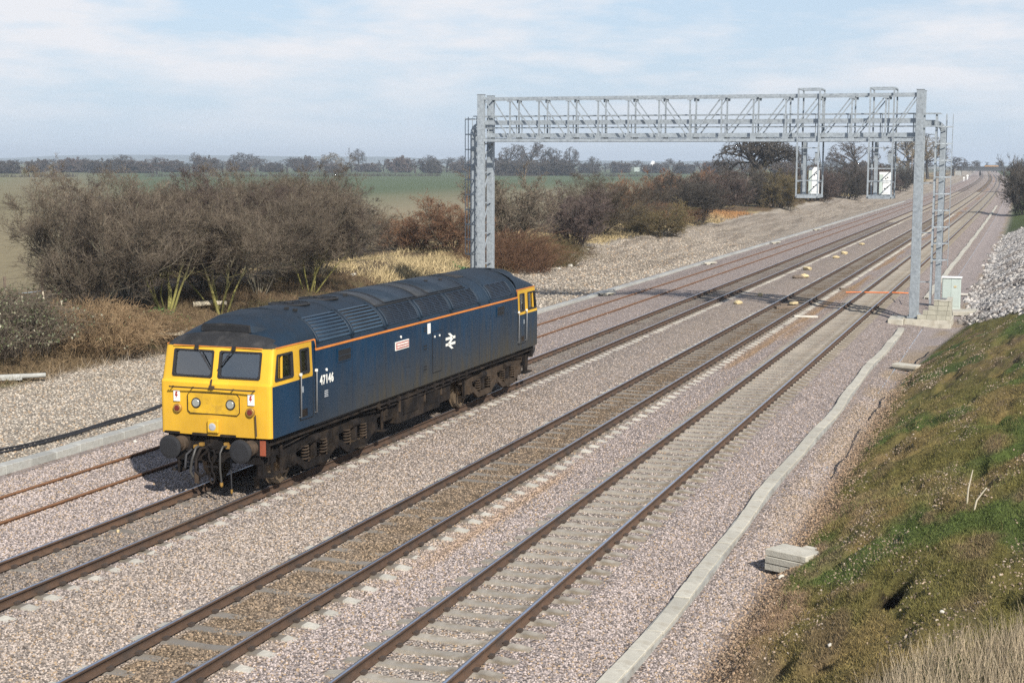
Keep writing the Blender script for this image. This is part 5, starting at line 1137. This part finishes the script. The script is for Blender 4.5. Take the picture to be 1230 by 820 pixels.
for (lab, x, y, h, w, key, tw, bark) in (
    ('low red-brown shrub in front of the tan field, left of the gantry', -43.6, 101.0, 2.6, 5.6, 'dense', 'red', 'grey'),
    ('brown shrub rising against the tan field just left of the gantry leg', -38.6, 98.2, 4.0, 4.8, 'small', 'red', 'grey'),
    ('greyish bare shrub right behind the lattice of the left gantry leg', -37.0, 105.5, 5.8, 6.0, 'small', 'grey', 'grey'),
    ('small purplish bare tree on one trunk at the edge of the gravel', -33.8, 111.6, 4.8, 5.4, 'small', 'purple', 'dark'),
    ('wide bare shrub behind the small purplish tree', -36.0, 125.5, 5.5, 7.4, 'round', 'grey', 'grey'),
    ('brown-olive dome-shaped thicket right of the straw patch', -33.3, 135.5, 3.2, 6.0, 'dense', 'olive', 'grey'),
    ('dark spreading bush in the middle distance, above black shade', -35.6, 158.0, 5.0, 8.0, 'dense', 'dark', 'dark'),
    ('reddish bush tucked behind the dark spreading bush', -41.5, 164.0, 4.5, 6.5, 'dense', 'red', 'grey'),
    ('brown bush left of the rust-coloured bank', -38.5, 188.0, 5.2, 7.2, 'small', 'purple', 'dark'),
    ('dark bush below the big oak, left side', -40.5, 214.0, 5.4, 8.2, 'dense', 'dark', 'dark'),
    ('greenish dark bush below the big oak, right side', -35.0, 216.0, 5.6, 7.4, 'dense', 'olive', 'dark'),
    ('dark hedge bush seen behind the left hanging cage', -35.6, 258.0, 5.8, 8.5, 'dense', 'purple', 'dark'),
    ('dark hedge bush seen between the two hanging cages', -34.4, 288.0, 6.2, 9.0, 'dense', 'dark', 'dark'),
    ('dark hedge bush seen behind the right hanging cage', -33.0, 331.0, 6.4, 9.5, 'dense', 'purple', 'dark'),
    ('farthest dark hedge bush, between the right cage and the gantry leg', -34.5, 400.0, 6.6, 11.0, 'dense', 'dark', 'dark'),
    ('brown bush behind the gap between the round shrub and the rusty bank', -46.5, 205.0, 5.4, 9.0, 'dense', 'red', 'dark')):
    plant('bare_shrub', 'shrub', lab, x, y, h, w, key, REF[key], tw, bark, GR)
plant('dark_bush', 'bush', 'big dark bush at the right edge beyond the white stones', -.6, 238, 8.2, 7.8, 'dense', REF['dense'], 'dark', 'dark')
plant('dark_bush', 'bush', 'dark tree-like bush farther off, just left of the big right-edge bush', -3.4, 420, 10.0, 6.5, 'dense', REF['dense'], 'dark', 'dark')
# --- bramble and cane thickets
def thicket_mesh(seed, n, rx, ry, h, r=.009, droop=1.0, leaves=0):
    rg = np.random.default_rng(seed); az = rg.uniform(0, 6.28, n); q = np.sqrt(rg.uniform(0, 1, n))
    P = np.stack([np.cos(az)*q*rx*.8, np.sin(az)*q*ry*.8, -.1+0*q], -1); top = h*np.sqrt(np.clip(1.05-q*q, .08, 1))*rg.uniform(.7, 1.1, n)
    dx = rg.normal(0, .55, (n, 2)) + np.stack([np.cos(az), np.sin(az)], -1)*.45; K = 6; u = np.linspace(0, 1, K)
    pts = np.zeros((n, K, 3)); pts[:, :, :2] = P[:, None, :2] + dx[:, None]*(u[None, :, None]**1.2)*(.5+h*.5)
    pts[:, :, 2] = P[:, 2:3] + top[:, None]*np.sin(np.minimum(u*(math.pi*.5+droop*.6), math.pi*.95))[None]
    pts += rg.normal(0, .035, pts.shape)
    a = skin(pts, np.full(n, r), .5)
    p, d, l, rr = spawn(rg, pts, np.full(n, .9), np.full(n, r), 7, .25, .8, .45); tws = skin(limbs(rg, p, d, l, 2, .1, 0), np.full(len(l), r*.7), .4)
    Vl = None
    if leaves:
        c = p[rg.integers(0, len(p), leaves)] + rg.normal(0, .06, (leaves, 3)); e1 = unit_v(rg.normal(size=(leaves, 3)))*.045; e2 = unit_v(np.cross(e1, rg.normal(size=(leaves, 3))))*.032
        Vl = np.stack([c-e1, c+e2, c+e1, c-e2], 1).reshape(-1, 3); Vl = (Vl, np.arange(leaves*4).reshape(-1, 4))
    return a, tws, Vl
LEAF = mat('bramble_leaf', (.10, .115, .05), .55, 0, .6, 8, col2=(.34, .31, .22), c2=(.52, .62), c2scale=6)
TH = {}
for key, args in {'bramble': (11, 800, 2.6, 3.0, 1.7, .009, 1.0, 5200), 'canes': (12, 1100, 2.8, 3.2, 1.35, .010, .9, 300), 'mound': (13, 900, 3.2, 3.2, 2.6, .012, .8, 0)}.items():
    a, t_, l_ = thicket_mesh(*args); TH[key] = (np_mesh('canes', *a), np_mesh('twigs', *t_), np_mesh('leaves', *l_) if l_ else None)
def thicket(label, x, y, sc, key, tw, rz=0):
    z = float(hgt(x, y)); t = thing('bramble_thicket', label, 'brambles', (x, y, z-.1), rz, 'bramble thickets on the left bank'); t.scale = sc
    for nm, me, m in zip(('canes', 'twigs', 'leaves'), TH[key], (TW[tw], TW[tw], LEAF)):
        if me is None: continue
        if not me.materials: me.materials.append(m)
        o = link(nm, me, t); o.material_slots[0].link = 'OBJECT'; o.material_slots[0].material = m
thicket('leafy bramble mound at the left edge, above the light gravel', -36.2, 45.2, (1.15, 1.2, 1.35), 'bramble', 'grey', .3)
thicket('arching brown canes right of the leafy bramble mound', -35.3, 49.6, (1.05, 1.1, 1.35), 'canes', 'tan', 1.2)
thicket('low brown canes between the arching canes and the timber frame', -35.0, 53.0, (.85, .8, .8), 'canes', 'tan', 2.5)
thicket('far left bramble patch below the row of cut stakes', -39.4, 47.4, (1.0, 1.0, 1.0), 'bramble', 'tan', 4.0)
thicket('large red-brown bramble mound right of the gantry lattice leg', -33.6, 96.6, (1.05, 1.05, 1.05), 'mound', 'red', .5)
thicket('smaller brown bramble mound joined to the large mound beside the small purplish tree', -32.9, 101.5, (.8, .9, .75), 'mound', 'olive', 1.8)
thicket('rusty brown bramble mound below the reddish bush', -36.8, 150.0, (1.0, 1.2, .9), 'mound', 'red', 2.2)
# --- the big oak and the far trees
_s, _t2 = tree_mesh(21, 12, 15, .22, 15, 8, 7, 5, r0=.45, tw=.045, wig=.30, up=.03, ang=.95); SH['oak'] = (np_mesh('stems', *_s), np_mesh('twigs', *_t2))
plant('oak_tree', 'tree', 'big bare spreading oak beyond the hedge under the gantry', -52.5, 300, 12.2, 15.5, 'oak', (12, 15), 'dark', 'dark')
def far_proto(key, seed, h, w, n0, tmin, lean, r0, tw=.05):
    s, t = shrub_mesh(seed, h, w, n0, 9, 8, 6, 2, r0=r0, tw=tw, lean=lean, trop=.08, wig=.2, base=w*.3, tmin=tmin) if n0 > 3 else tree_mesh(seed, h, w, tmin, 11, 7, 6, 4, r0=r0, tw=tw); SH[key] = (np_mesh('trunk', *s), np_mesh('crown', *t))
far_proto('fardome', 31, 14, 15, 2, .22, .25, .5); far_proto('fartall', 32, 17, 11, 2, .35, .12, .45); far_proto('farbush', 33, 6, 11, 22, .06, .5, .2, .07)
FREF = {'fardome': (14, 15), 'fartall': (17, 11), 'farbush': (6, 11)}
def far_tree(name, cat, label, x, y, h, w, key, tw, group=None):
    st, tg = SH[key]; t = thing(name, label, cat, (x, y, float(hgt(x, y))-.2), rng.uniform(0, 6.28), group); r = FREF[key]; t.scale = (w/r[1], w/r[1], h/r[0])
    for nm, me, m in (('trunk', st, BARK['dark']), ('crown', tg, TW[tw])):
        if not me.materials: me.materials.append(m)
        o = link(nm, me, t); o.material_slots[0].link = 'OBJECT'; o.material_slots[0].material = m
for lab, x, y, h, w, key, tw in (
    ('bare domed tree in the far tree line above the left shrub, left of a gap', -621, 930, 13, 20, 'fardome', 'far'), ('pair-topped bare tree in the far tree line, left of the locomotive cab', -566, 996, 15, 18, 'fardome', 'far'),
    ('second domed tree touching the pair-topped tree in the far line', -553, 1004, 14, 17, 'fardome', 'far'), ('pale yellowish willow in the far tree line above the locomotive', -517, 1050, 15.5, 20, 'fardome', 'pale'),
    ('slim tall bare tree standing alone above the far tree line', -498.6, 1071, 18.5, 13, 'fartall', 'far'), ('bare tree left of the gantry in the far line', -458, 1111, 14, 16, 'fardome', 'far'),
    ('bare tree seen just behind the left ladder of the gantry', -437, 1140, 13.5, 17, 'fardome', 'far'), ('left big oak of the grove right of the left gantry leg', -329.4, 938, 20.5, 24, 'fardome', 'far'),
    ('middle and tallest oak of the grove under the gantry', -317.5, 948, 22, 25, 'fardome', 'far'), ('right oak of the grove under the gantry', -306, 960, 18.5, 20, 'fardome', 'far'),
    ('slim pale tree standing right of the oak grove', -318.5, 1042, 19.8, 11, 'fartall', 'far'), ('small round tree standing alone between the grove and the white dome', -304.5, 1055, 13, 12, 'fardome', 'dark'),
    ('dead-looking twiggy tree at the far left in the far line', -586, 970, 15, 9, 'fartall', 'far'), ('low broad tree right of the white dome', -279, 1205, 12, 20, 'fardome', 'far'),
    ('bare tree behind the dark hedge, left of the big oak', -66, 330, 9.5, 11, 'fardome', 'far'), ('grey tree rising over the far hedge between the two cages', -62, 420, 12, 14, 'fardome', 'far'),
    ('grey tree rising over the far hedge right of the right cage', -52, 470, 13.5, 16, 'fardome', 'far'), ('brownish tree right of the gantry ladder beside the far track', -44, 560, 16, 17, 'fardome', 'pale'),
    ('tall brown tree beside the far line left of the distant bridge', -42, 640, 19, 16, 'fartall', 'pale')):
    far_tree('bare_tree', 'tree', lab, x, y, h, w, key, tw, 'bare trees in the distance')
# a continuous belt of low trees along the far side of the fields: each its own tree
FB = 'low trees of the far tree line'
def img_x(x, y): return 615 + 1799*(x*math.cos(yaw)+y*math.sin(yaw))/(-x*math.sin(yaw)+y*math.cos(yaw))
BANDS = ((-1e9, 'off the left edge'), (0, 'at the left edge'), (60, 'over the big left shrub'), (120, 'right of the big left shrub'), (190, 'above the first yellow stems'), (250, 'above the yellow cab'), (310, 'above the cab side'), (370, 'above the roof fans'),
         (430, 'under the slim tall tree'), (470, 'above the tan field'), (520, 'left of the gantry ladder'), (560, 'behind the left gantry leg'), (600, 'in the oak grove'), (680, 'right of the oak grove'), (730, 'around the white dome'), (800, 'left of the big oak'), (850, 'behind the big oak'), (950, 'past the cages'))
belt = []
for a in np.arange(-20.5, 18.6, .60):
    b_ = yaw*-1 + math.radians(a); dd = 1130 + rng.uniform(-70, 90) + (90 if a > 2 else 0) - (120 if a < -13 else 0); belt.append((dd*math.sin(b_), dd*math.cos(b_)))
belt = sorted([q for q in belt if q[0] < -130], key=lambda q: img_x(*q)); seen = {}
for k, (x, y) in enumerate(belt):
    nm = [n for p0, n in BANDS if img_x(x, y) >= p0][-1]; seen[nm] = seen.get(nm, 0)+1
    far_tree('tree_line_tree', 'tree', ('first', 'second', 'third', 'fourth', 'fifth', 'sixth', 'seventh', 'eighth', 'ninth')[seen[nm]-1] + ' low far-belt tree from the left ' + nm, x, y, rng.uniform(7, 12.5), rng.uniform(15, 22), 'farbush' if k % 2 else 'fardome', ('far', 'far', 'purple', 'far', 'dark')[k % 5], FB)
for a, od in zip((-1.2, -.6, 0, .6, 1.2, 1.8), ('leftmost', 'second', 'third', 'fourth', 'fifth', 'rightmost')):
    b_ = math.radians(-19.17 + a); x, y = 935*math.sin(b_), 935*math.cos(b_)
    far_tree('tree_line_tree', 'tree', od + ' dark low tree from the left below the oak grove', x, y, 8.5, 17, 'farbush', 'dark', 'low trees under the oak grove')
for i, (x, y, h) in enumerate(((-75, 700, 9), (-60, 800, 10), (-45, 890, 11), (6, 900, 12), (24, 820, 13), (10, 700, 12), (20, 600, 11), (-90, 600, 8), (-34, 1010, 10), (-20, 1040, 10), (0, 1000, 12))):
    far_tree('line_side_tree', 'tree', 'grey bare tree ' + ('left of the distant bridge, farther from the line', 'left of the distant bridge, halfway', 'hard against the left end of the distant bridge', 'hard against the right end of the distant bridge', 'right of the distant bridge, tallest', 'right of the far tracks, just beyond the dark bushes', 'behind the dark right-edge bushes', 'beyond the farthest hedge bushes on the left', 'behind the distant bridge, left', 'behind the distant bridge, middle', 'behind the distant bridge, right')[i], x, y, h, 17, 'farbush' if h < 10 else 'fardome', 'far', 'trees near the distant bridge')
# --- field hedges: long clipped hedge of dense twigs
def hedge(label, x0, y0, x1, y1, h, seed):
    rg = np.random.default_rng(seed); Ld = math.hypot(x1-x0, y1-y0); n = int(Ld*7); u = rg.uniform(0, 1, n); gap = vn(u*Ld/14, u*0, seed) > .16
    u = u[gap]; n = len(u); off = rg.normal(0, .6, n); nx, ny = -(y1-y0)/Ld, (x1-x0)/Ld; X = x0+(x1-x0)*u+nx*off; Y = y0+(y1-y0)*u+ny*off
    P = np.stack([X, Y, hgt(X, Y)-.1], -1); D = unit_v(np.stack([rg.normal(0, .5, n), rg.normal(0, .5, n), np.ones(n)], -1))
    hh = h*(.6+.6*vn(u*Ld/9, u*0+3, seed+1))*rg.uniform(.6, 1.05, n)
    t = thing('hedge', label, 'hedge', ((x0+x1)/2, (y0+y1)/2, -1), 0, 'hedges across the far fields'); a = skin(limbs(rg, P, D, hh, 3, .15, .05), np.full(n, .09), .5)
    V = a[0]-np.array([(x0+x1)/2, (y0+y1)/2, -1]); link('branches', np_mesh('branches', V, a[1], TW['dark']), t)
hedge('thin dark hedge across the green fields, left part behind the shrubs', -640, 385, -331, 822, 2.6, 5)
hedge('thin dark hedge across the fields under the gantry, right part', -322, 830, -170, 900, 2.8, 6)
# --- dead stalks, straw and nettles on the left bank (nobody could count these)
scatter('dead_stalks', seq((-40, -32.4, .3)), np.arange(38, 80, .4), lambda s, Y: 110*sst(-32.6, -33.3, s + 1.2*(fbm(s*.9, Y*.5, 101)-.5))*(.4+fbm(s*.8, Y*.6, 171)), 'blade', .2, .6, 16, 'stalk', 1.25, squash=((.12, .12, .18), (.26, .26, .62)))
scatter('dry_straw', seq((-42, -33, .4)), np.arange(78, 190, .6), lambda s, Y: 60*sst(-33.0, -35.2, s + 1.5*(fbm(s*.9, Y*.5, 101)-.5))*sst(.46, .68, fbm(s*.25, Y*.09, 105)+.1+.15*(fbm(s*1.2, Y*.6, 193)-.5)), 'blade', .2, .6, 17, 'stalk', .9, squash=((.3, .3, .25), (.6, .6, .6)), colf=lambda s, Y: ramp(np.broadcast_to(C(.31, .245, .135), s.shape+(3,)), C(.30, .16, .07), sst(165, 185, Y)))
scatter('dry_grass', np.arange(-2.1, 1.0, .1), np.arange(14.8, 19.6, .15), lambda s, Y: 560*sst(18.5, 17.2, Y + .8*(fbm(s*1.3, Y*1.2, 181)-.5) - (s+.6)*.35)*sst(-1.9, -1.1, s+.3*(17.3-Y)), 'blade', .2, .5, 18, 'stalk', .42, squash=((.05, .05, .16), (.10, .10, .52)), lift=.12, colf=lambda s, Y: ramp(np.broadcast_to(C(.24, .185, .115), s.shape+(3,)), C(.40, .335, .24), vn(s*7, Y*7, 5)))
def nettles(label, x, y, r):
    rg = np.random.default_rng(int(abs(x*10+y))); n = 420; c = np.stack([x+rg.normal(0, r*.5, n), y+rg.normal(0, r*.5, n), 0*rg.uniform(0, 1, n)], -1); c[:, 2] = hgt(c[:, 0], c[:, 1])+rg.uniform(.02, .35, n)
    e1 = unit_v(rg.normal(size=(n, 3))*np.array([1, 1, .5]))*.075; e2 = unit_v(np.cross(e1, rg.normal(size=(n, 3))))*.05
    V = np.stack([c-e1, c+e2, c+e1, c-e2], 1).reshape(-1, 3) - np.array([x, y, 0])
    o = link('nettle_patch', np_mesh('nettle_patch', V, np.arange(n*4).reshape(-1, 4), NETTLE), None, (x, y, 0)); tag(o, label, 'nettles', 'green nettle patches')
NETTLE = mat('nettle_leaf', (.05, .13, .03), .6, 0, .4, 5)
nettles('fresh green nettles at the foot of the left yellow-stemmed shrub', -35.6, 56.6, .8); nettles('small green nettle patch on the bare soil left of the yellow stems', -36.6, 54.6, .6); nettles('green tuft on the straw bank beside the left gantry leg', -34.5, 90.5, .9)
# ---------------------------------------------------------------- small things lying about
def lump(name, label, cat, x, y, size, m, seed, group=None, flat=.5, lift=0):
    rg = random.Random(seed); bm = bmesh.new(); bmesh.ops.create_icosphere(bm, subdivisions=2, radius=1)
    ax = [rg.uniform(.8, 1.2) for _ in range(3)]
    for v in bm.verts:
        k = 1 + .28*(math.sin(v.co.x*3.1+seed)+math.sin(v.co.y*4.3+seed*2)+math.sin(v.co.z*3.7+seed*3))/3 + rg.uniform(-.08, .08)
        v.co = Vector((v.co.x*ax[0]*size*k, v.co.y*ax[1]*size*.7*k, v.co.z*size*flat*k))
    me = bpy.data.meshes.new(name); bm.to_mesh(me); bm.free(); me.materials.append(m)
    o = link(name, me, None, (x, y, float(hgt(x, y))+size*flat*.55+lift), (0, 0, rg.uniform(0, 6))); return tag(o, label, cat, group)
LG = 'cream lumps on the wide strip between the tracks'
for i, (x, y, sz, d) in enumerate(((-14.7, 78.75, .30, 'closest to the camera of those right of the locomotive'), (-14.4, 83.9, .28, 'second from the camera, beside a grey smear'), (-14.4, 98.0, .36, 'brown stained one, middle of the row'), (-14.9, 106, .36, 'just beyond the brown stained one'), (-14.66, 120, .32, 'in the far half of the row'), (-14.7, 125.6, .34, 'farthest but one of the row'), (-14.9, 141, .3, 'farthest of the row'))):
    lump('rubble_lump', 'cream lump between the tracks, ' + d, 'rubble', x, y, sz, M['wood_old'] if i == 2 else M['cream'], i+3, LG, .45)
lump('rubble_lump', 'cream half of the stained brown lump between the tracks', 'rubble', -14.05, 98.6, .34, M['cream'], 55, LG, .6)
lump('rubble_lump', 'small white stone resting against the dark rail at the lower left', 'rubble', -17.2, 25.3, .055, M['cream'], 31, None, .8)
lump('rubble_lump', 'white lump beside the joints of the raised grey trough', 'rubble', -22.9, 34.6, .08, M['chalk'], 32, None, .6)
db = thing('sleeper_debris', 'dark broken timber with a yellow end lying inside the second track', 'debris', (-11.9, 77.6, -.2), .5)
MB().box((0, 0, .06), (1.5, .22, .12), rz=.3).build('timber', M['wood_old'], db, bevel=.01); MB().box((.35, .75, .10), (.9, .25, .12), rz=-.2).build('timber', M['wood_old'], db, bevel=.01); MB().box((.55, .55, .2), (.55, .24, .12), rz=.7).build('yellow_end', M['cream'], db, bevel=.02)
o = MB().box((0, 0, .05), (1.15, .2, .08)).build('white_plank', M['chalk'], None, (-10.35, 73.4, float(hgt(-10.35, 73.4))), (.02, .02, .35), bevel=.006); tag(o, 'white plank lying between the two right-hand tracks', 'plank')
o = MB().box((0, 0, .06), (.5, .35, .14), rz=.4).build('timber_offcut', M['wood_old'], None, (-10.5, 90.2, float(hgt(-10.5, 90.2))), bevel=.01); tag(o, 'brown timber offcut near the orange cable duct', 'timber')
LGR = 'displaced lids lying beside the left trough'
for i, (x, y, d) in enumerate(((-23.1, 83.2, 'closest one, just beyond the rear of the locomotive'), (-23.0, 111.5, 'second one, below the purplish tree'), (-23.2, 143, 'third one, farther along'), (-23.5, 173.5, 'farthest one'))):
    o = MB().box((0, 0, .16), (.42, 1.0, .07)).box((.05, -.2, .08), (.3, .3, .10)).box((-.02, .25, .08), (.25, .2, .1)).build('loose_lid', M['concrete'], None, (x, y, float(hgt(x, y))), (.05, .04, -.9), bevel=.006); tag(o, 'loose concrete lid beside the left trough, ' + d, 'trough lid', LGR)
# black cables along the gravel
for k, (off, lab) in enumerate(((0, 'upper of two black cables snaking across the gravel left of the locomotive'), (.22, 'lower of two black cables snaking across the gravel left of the locomotive'))):
    P = []
    for y in np.arange(26, 72, .7):
        x = -25.0 - .55*math.sin((y-26)*.17+.8)-.9*sst(34, 44, y) + off*(1+.6*math.sin(y*.6)) ; P.append((x, y, float(hgt(x, y)) + .04 + .05*(.5+.5*math.sin(y*.9+k))))
    tag(MB().tube(P, .035, 6).build('cable', M['black_rubber']), lab, 'cable', 'black cables beside the left trough')
P = [(-24.25-.1*math.sin(y), y, float(hgt(-24.25, y))+.03) for y in np.arange(26, 60, .8)]
tag(MB().tube(P, .016, 5).build('cable', mat('brown_wire', (.09, .06, .045), .8)), 'thin brown wire lying close behind the raised grey trough', 'cable')
# pale timber frame and log by the bushes
fr = thing('timber_border', 'bleached square of timbers dumped at the edge of the gravel', 'timber frame', (-33.9, 53.6, float(hgt(-33.9, 53.6))+.22), .35)
for a, c in (((-.75, -.6), (.75, -.6)), ((.75, -.6), (.75, .6)), ((.75, .6), (-.75, .6)), ((-.75, .6), (-.75, -.6))): MB().beam((a[0], a[1], .10), (c[0], c[1], .12+.05*(a[0] > 0)), .15, .11).build('timber', M['wood_pale'], fr, bevel=.01)
o = MB().tube([(0, 0, .12), (.7, .5, .18), (1.3, .8, .16)], [.13, .12, .10], 8).build('log', M['wood_pale'], None, (-36.4, 60.0, float(hgt(-36.4, 60)))); tag(o, 'pale sawn log lying under the shrubs above the cab roof', 'log')
o = MB().tube([(0, 0, .10), (1.6, 1.1, .14)], [.10, .08], 8).box((.3, .2, .06), (1.6, .14, .10), rz=.5).build('log', M['concrete_grey'], None, (-34.0, 42.5, float(hgt(-34.0, 42.5)))); tag(o, 'grey weathered log lying at the left edge in front of the brambles', 'log')
# row of cut stakes by the field and two fence posts
for i, (px, py) in enumerate(((-40.2, 49.0), (-39.9, 49.5), (-39.3, 49.7), (-39.1, 50.2), (-38.5, 50.3), (-38.2, 50.9), (-37.7, 50.8), (-37.3, 51.4))):
    z = float(hgt(px, py)); hh = 1.0+.3*math.sin(i*2.3)
    o = MB().tube([(0, 0, -.2), (.06*math.sin(i), .03, hh*.5), (.14*math.sin(i*1.7), .05, hh)], [.05, .045, .035], 7).build('cut_stake', M['wood_pale'], None, (px, py, z)); tag(o, ('leftmost', 'second from left', 'third from left', 'fourth from left', 'fourth from right', 'third from right', 'second from right', 'rightmost')[i] + ' pale cut stake in the row beside the big left shrub', 'stake', 'row of pale cut stakes')
fe = thing('field_fence', 'old post and wire fence between the shrubs and the field', 'fence', (-52, 80, 0))
FP = []
for y in np.arange(58, 200, 3.2):
    x = -52.5+.015*(y-80)+float(cx(y)); z = float(hgt(x, y)); FP.append((x, y, z)); MB().box((x+52, y-80, z+.45), (.11, .11, 1.3), rz=random.uniform(-.3, .3)).build('post', M['wood_old'], fe)
for h in (.45, .95):
    MB().tube([(x+52, y-80, z+h) for x, y, z in FP], .006, 3, caps=False).build('wire', M['dark_metal'], fe)
for i, (x, y) in enumerate(((-36.7, 119.5), (-37.6, 122.5))):
    o = MB().box((0, 0, .9), (.14, .14, 2.0)).build('fence_post', M['wood_old'], None, (x, y, float(hgt(x, y))), (.02*i, .03, .2)); tag(o, ('left' if i else 'right') + ' one of two dark fence posts in the gap left of the purplish tree', 'fence post', 'pair of dark fence posts')
# litter near the mounds
for i, (x, y, d, s_) in enumerate(((-30.9, 98.8, 'white rubbish at the foot of the large bramble mound, left bit', .16), (-30.8, 101.0, 'white rubbish at the foot of the large bramble mound, right and larger bit', .26), (-33.2, 113.5, 'white scrap under the small purplish tree', .2), (-37.0, 78.5, 'pale blue-white scrap on the brown bank above the locomotive', .22))):
    lump('rubbish', d, 'rubbish', x, y, s_, M['chalk'], 70+i, None, .5)
# slabs on the right
st = thing('slab_stack', 'stack of cream concrete slabs at the foot of the grass slope', 'slab stack', (-4.10, 27.75, -.42), -.42); st.scale = (1.12, 1.12, 1.2)
for k, (dx, dy, z) in enumerate(((0, 0, .05), (.01, -.01, .165), (.0, .01, .28))): MB().box((dx, dy, z), (.80, .26, .105)).build('slab', M['concrete'], st, bevel=.008)
for k, (dx, dy, z) in enumerate(((.02, .28, .05), (.03, .28, .165), (.02, .28, .28))): MB().box((dx, dy, z), (.80, .26, .105)).build('slab', M['concrete'], st, bevel=.008)
MB().box((.20, .58, .24), (.62, .26, .10)).build('slab', M['concrete'], st, bevel=.008)
o = MB().box((0, 0, .10), (.95, .5, .11)).box((.02, .05, .0), (.9, .45, .10)).build('concrete_slab', M['concrete'], None, (-4.35, 57.9, -.44), (.04, .03, -.3), bevel=.01); tag(o, 'pair of cream slabs lying alone below the gantry plinth by the slope', 'concrete slab')
o = MB().box((0, 0, .08), (1.5, .35, .09)).build('concrete_slab', M['chalk'], None, (-4.3, 92.5, -.5), (.02, .02, -.1), bevel=.01); tag(o, 'pale slab lying right of the far trough behind the cabinet', 'concrete slab')
lump('chalk_lump', 'white chalk lump in front of the slab stack', 'stone', -4.15, 27.15, .075, M['chalk'], 41, None, .6); lump('chalk_lump', 'large white stone in the gully of the grass slope', 'stone', -2.45, 20.6, .05, M['chalk'], 42, None, .6)
lump('chalk_lump', 'white stone on the grass above the dry grass tuft', 'stone', -.95, 20.4, .04, M['chalk'], 43, None, .6)
# dead stems on the slope
for i, (x, y, h, lean) in enumerate(((-.93, 27.4, .62, .10), (-.80, 26.8, .42, .45))):
    z = float(hgt(x, y)); o = MB().tube([(0, 0, -.1), (lean*.3*h, 0, h*.45), (lean*h+.02, .02, h)], [.017, .016, .009], 6).build('dead_stem', M['wood_pale'], None, (x, y, z)); tag(o, ('taller' if i == 0 else 'shorter and leaning') + ' one of two pale dead stems on the grass slope', 'dead stem', 'dead stems on the slope')
# edge of a black membrane showing at the toe of the slope
for k, (ya, yb) in enumerate(((37, 44.5), (46, 51), (60, 64.5))):
    b = MB(); V = []; ys = np.arange(ya, yb, .35)
    for y in ys:
        x = float(toe(y)) - .12 + .14*(vn(y*.8, 0., 7)-.5); w_ = .025+.03*float(vn(y*2.1, 3., 8)); z = float(hgt(x, y))
        V += [Vector((x-w_, y, z-.02)), Vector((x, y, z+.022)), Vector((x+w_*1.3, y, float(hgt(x+w_*1.3, y))+.005))]
    b.add(V, [(3*i+a, 3*i+a+1, 3*i+a+4, 3*i+a+3) for i in range(len(ys)-1) for a in (0, 1)]); o = b.build('membrane_edge', M['membrane']); tag(o, ('longest edge of black membrane showing at the foot of the grass slope', 'short edge of black membrane just beyond the longest one', 'edge of black membrane near the pair of cream slabs')[k], 'membrane', 'black membrane edges')
# distant bridge, signals, huts
br = thing('overbridge', 'distant dark girder bridge crossing over the line at the vanishing point', 'bridge', (-24, 955, -.3))
BR = mat('bridge_grey', (.07, .075, .08), .8)
MB().box((0, 0, 4.3), (44, 6, 1.9)).build('deck', BR, br); MB().box((0, -3.1, 5.6), (44, .3, .8)).build('parapet', BR, br)
for x in (-21, 19.5): MB().box((x, 0, 1.6), (3.5, 7, 3.5)).build('abutment', M['concrete_grey'], br)
o = MB().box((0, 0, 1.0), (8, 2.5, .9)).build('orange_load', mat('amber', (.42, .22, .06), .6), None, (-26, 957.5, 4.9)); tag(o, 'amber coloured block standing on the distant bridge', 'load')
for i, (x, y, h, d) in enumerate(((-30.5, 700, 1.9, 'first white post left of the far tracks, short'), (-31, 745, 2.6, 'taller white post left of the far tracks'), (-33, 800, 2.1, 'third white post left of the far tracks'), (-8.2, 690, 2.4, 'white post right of the far tracks in front of the dark bush'))):
    t = thing('marker_post', d, 'post', (x, y, -.4), group='white posts by the far tracks'); MB().box((0, 0, h/2), (.3, .3, h)).build('post', M['white'], t); MB().box((0, -.1, h*.8), (.8, .3, h*.25)).build('board', M['white'], t)
hm_ = thing('storage_hut', 'long pale cream hut roof beside the far tracks, right of the gantry ladder', 'hut', (-36.5, 420, 0), .05)
MB().box((0, 0, .7), (5, 7, 1.4)).build('wall', M['wood_pale'], hm_); MB().prism([(-2.8, 0), (2.8, 0), (1.2, 1.1), (-1.2, 1.1)], (0, -3.6, 1.4), (1, 0, 0), (0, 0, 1), (0, 7.2, 0)).build('roof', M['chalk'], hm_)
do = thing('white_dome', 'small white domed building on the skyline under the gantry', 'building', (-290.7, 1178, -1))
MB().lathe((0, 0, 0), (0, 0, 1), [(2.9, 0), (2.9, 5.4), (2.6, 6.6), (2.0, 8.2), (1.1, 9.3), (.3, 9.7)], 20).build('dome', M['white'], do); MB().box((-8, 0, 2.8), (13, 6, 3.4)).build('low_building', M['grey_paint'], do)
tel = thing('utility_pole', 'wooden utility pole beside the far trees right of the gantry', 'utility pole', (-38, 500, 0)); MB().tube([(0, 0, 0), (0, 0, 9.5)], [.18, .13], 8).build('pole', M['wood_old'], tel); MB().box((0, 0, 8.9), (2.2, .15, .18)).build('crossarm', M['wood_old'], tel)
# ---------------------------------------------------------------- hazy spring air
hz = MB().box((-400, 3100, 21), (13400, 6700, 56)).build('haze', [])
hm = bpy.data.materials.new('haze_air'); hm.use_nodes = True; t = hm.node_tree; t.nodes.clear()
ho = NN(t, 'ShaderNodeOutputMaterial'); pv = NN(t, 'ShaderNodeVolumePrincipled'); pv.inputs['Color'].default_value = (.78, .88, 1, 1); pv.inputs['Density'].default_value = .00021; pv.inputs['Anisotropy'].default_value = .1
t.links.new(pv.outputs[0], ho.inputs['Volume']); hz.data.materials.append(hm); tag(hz, kind='stuff')
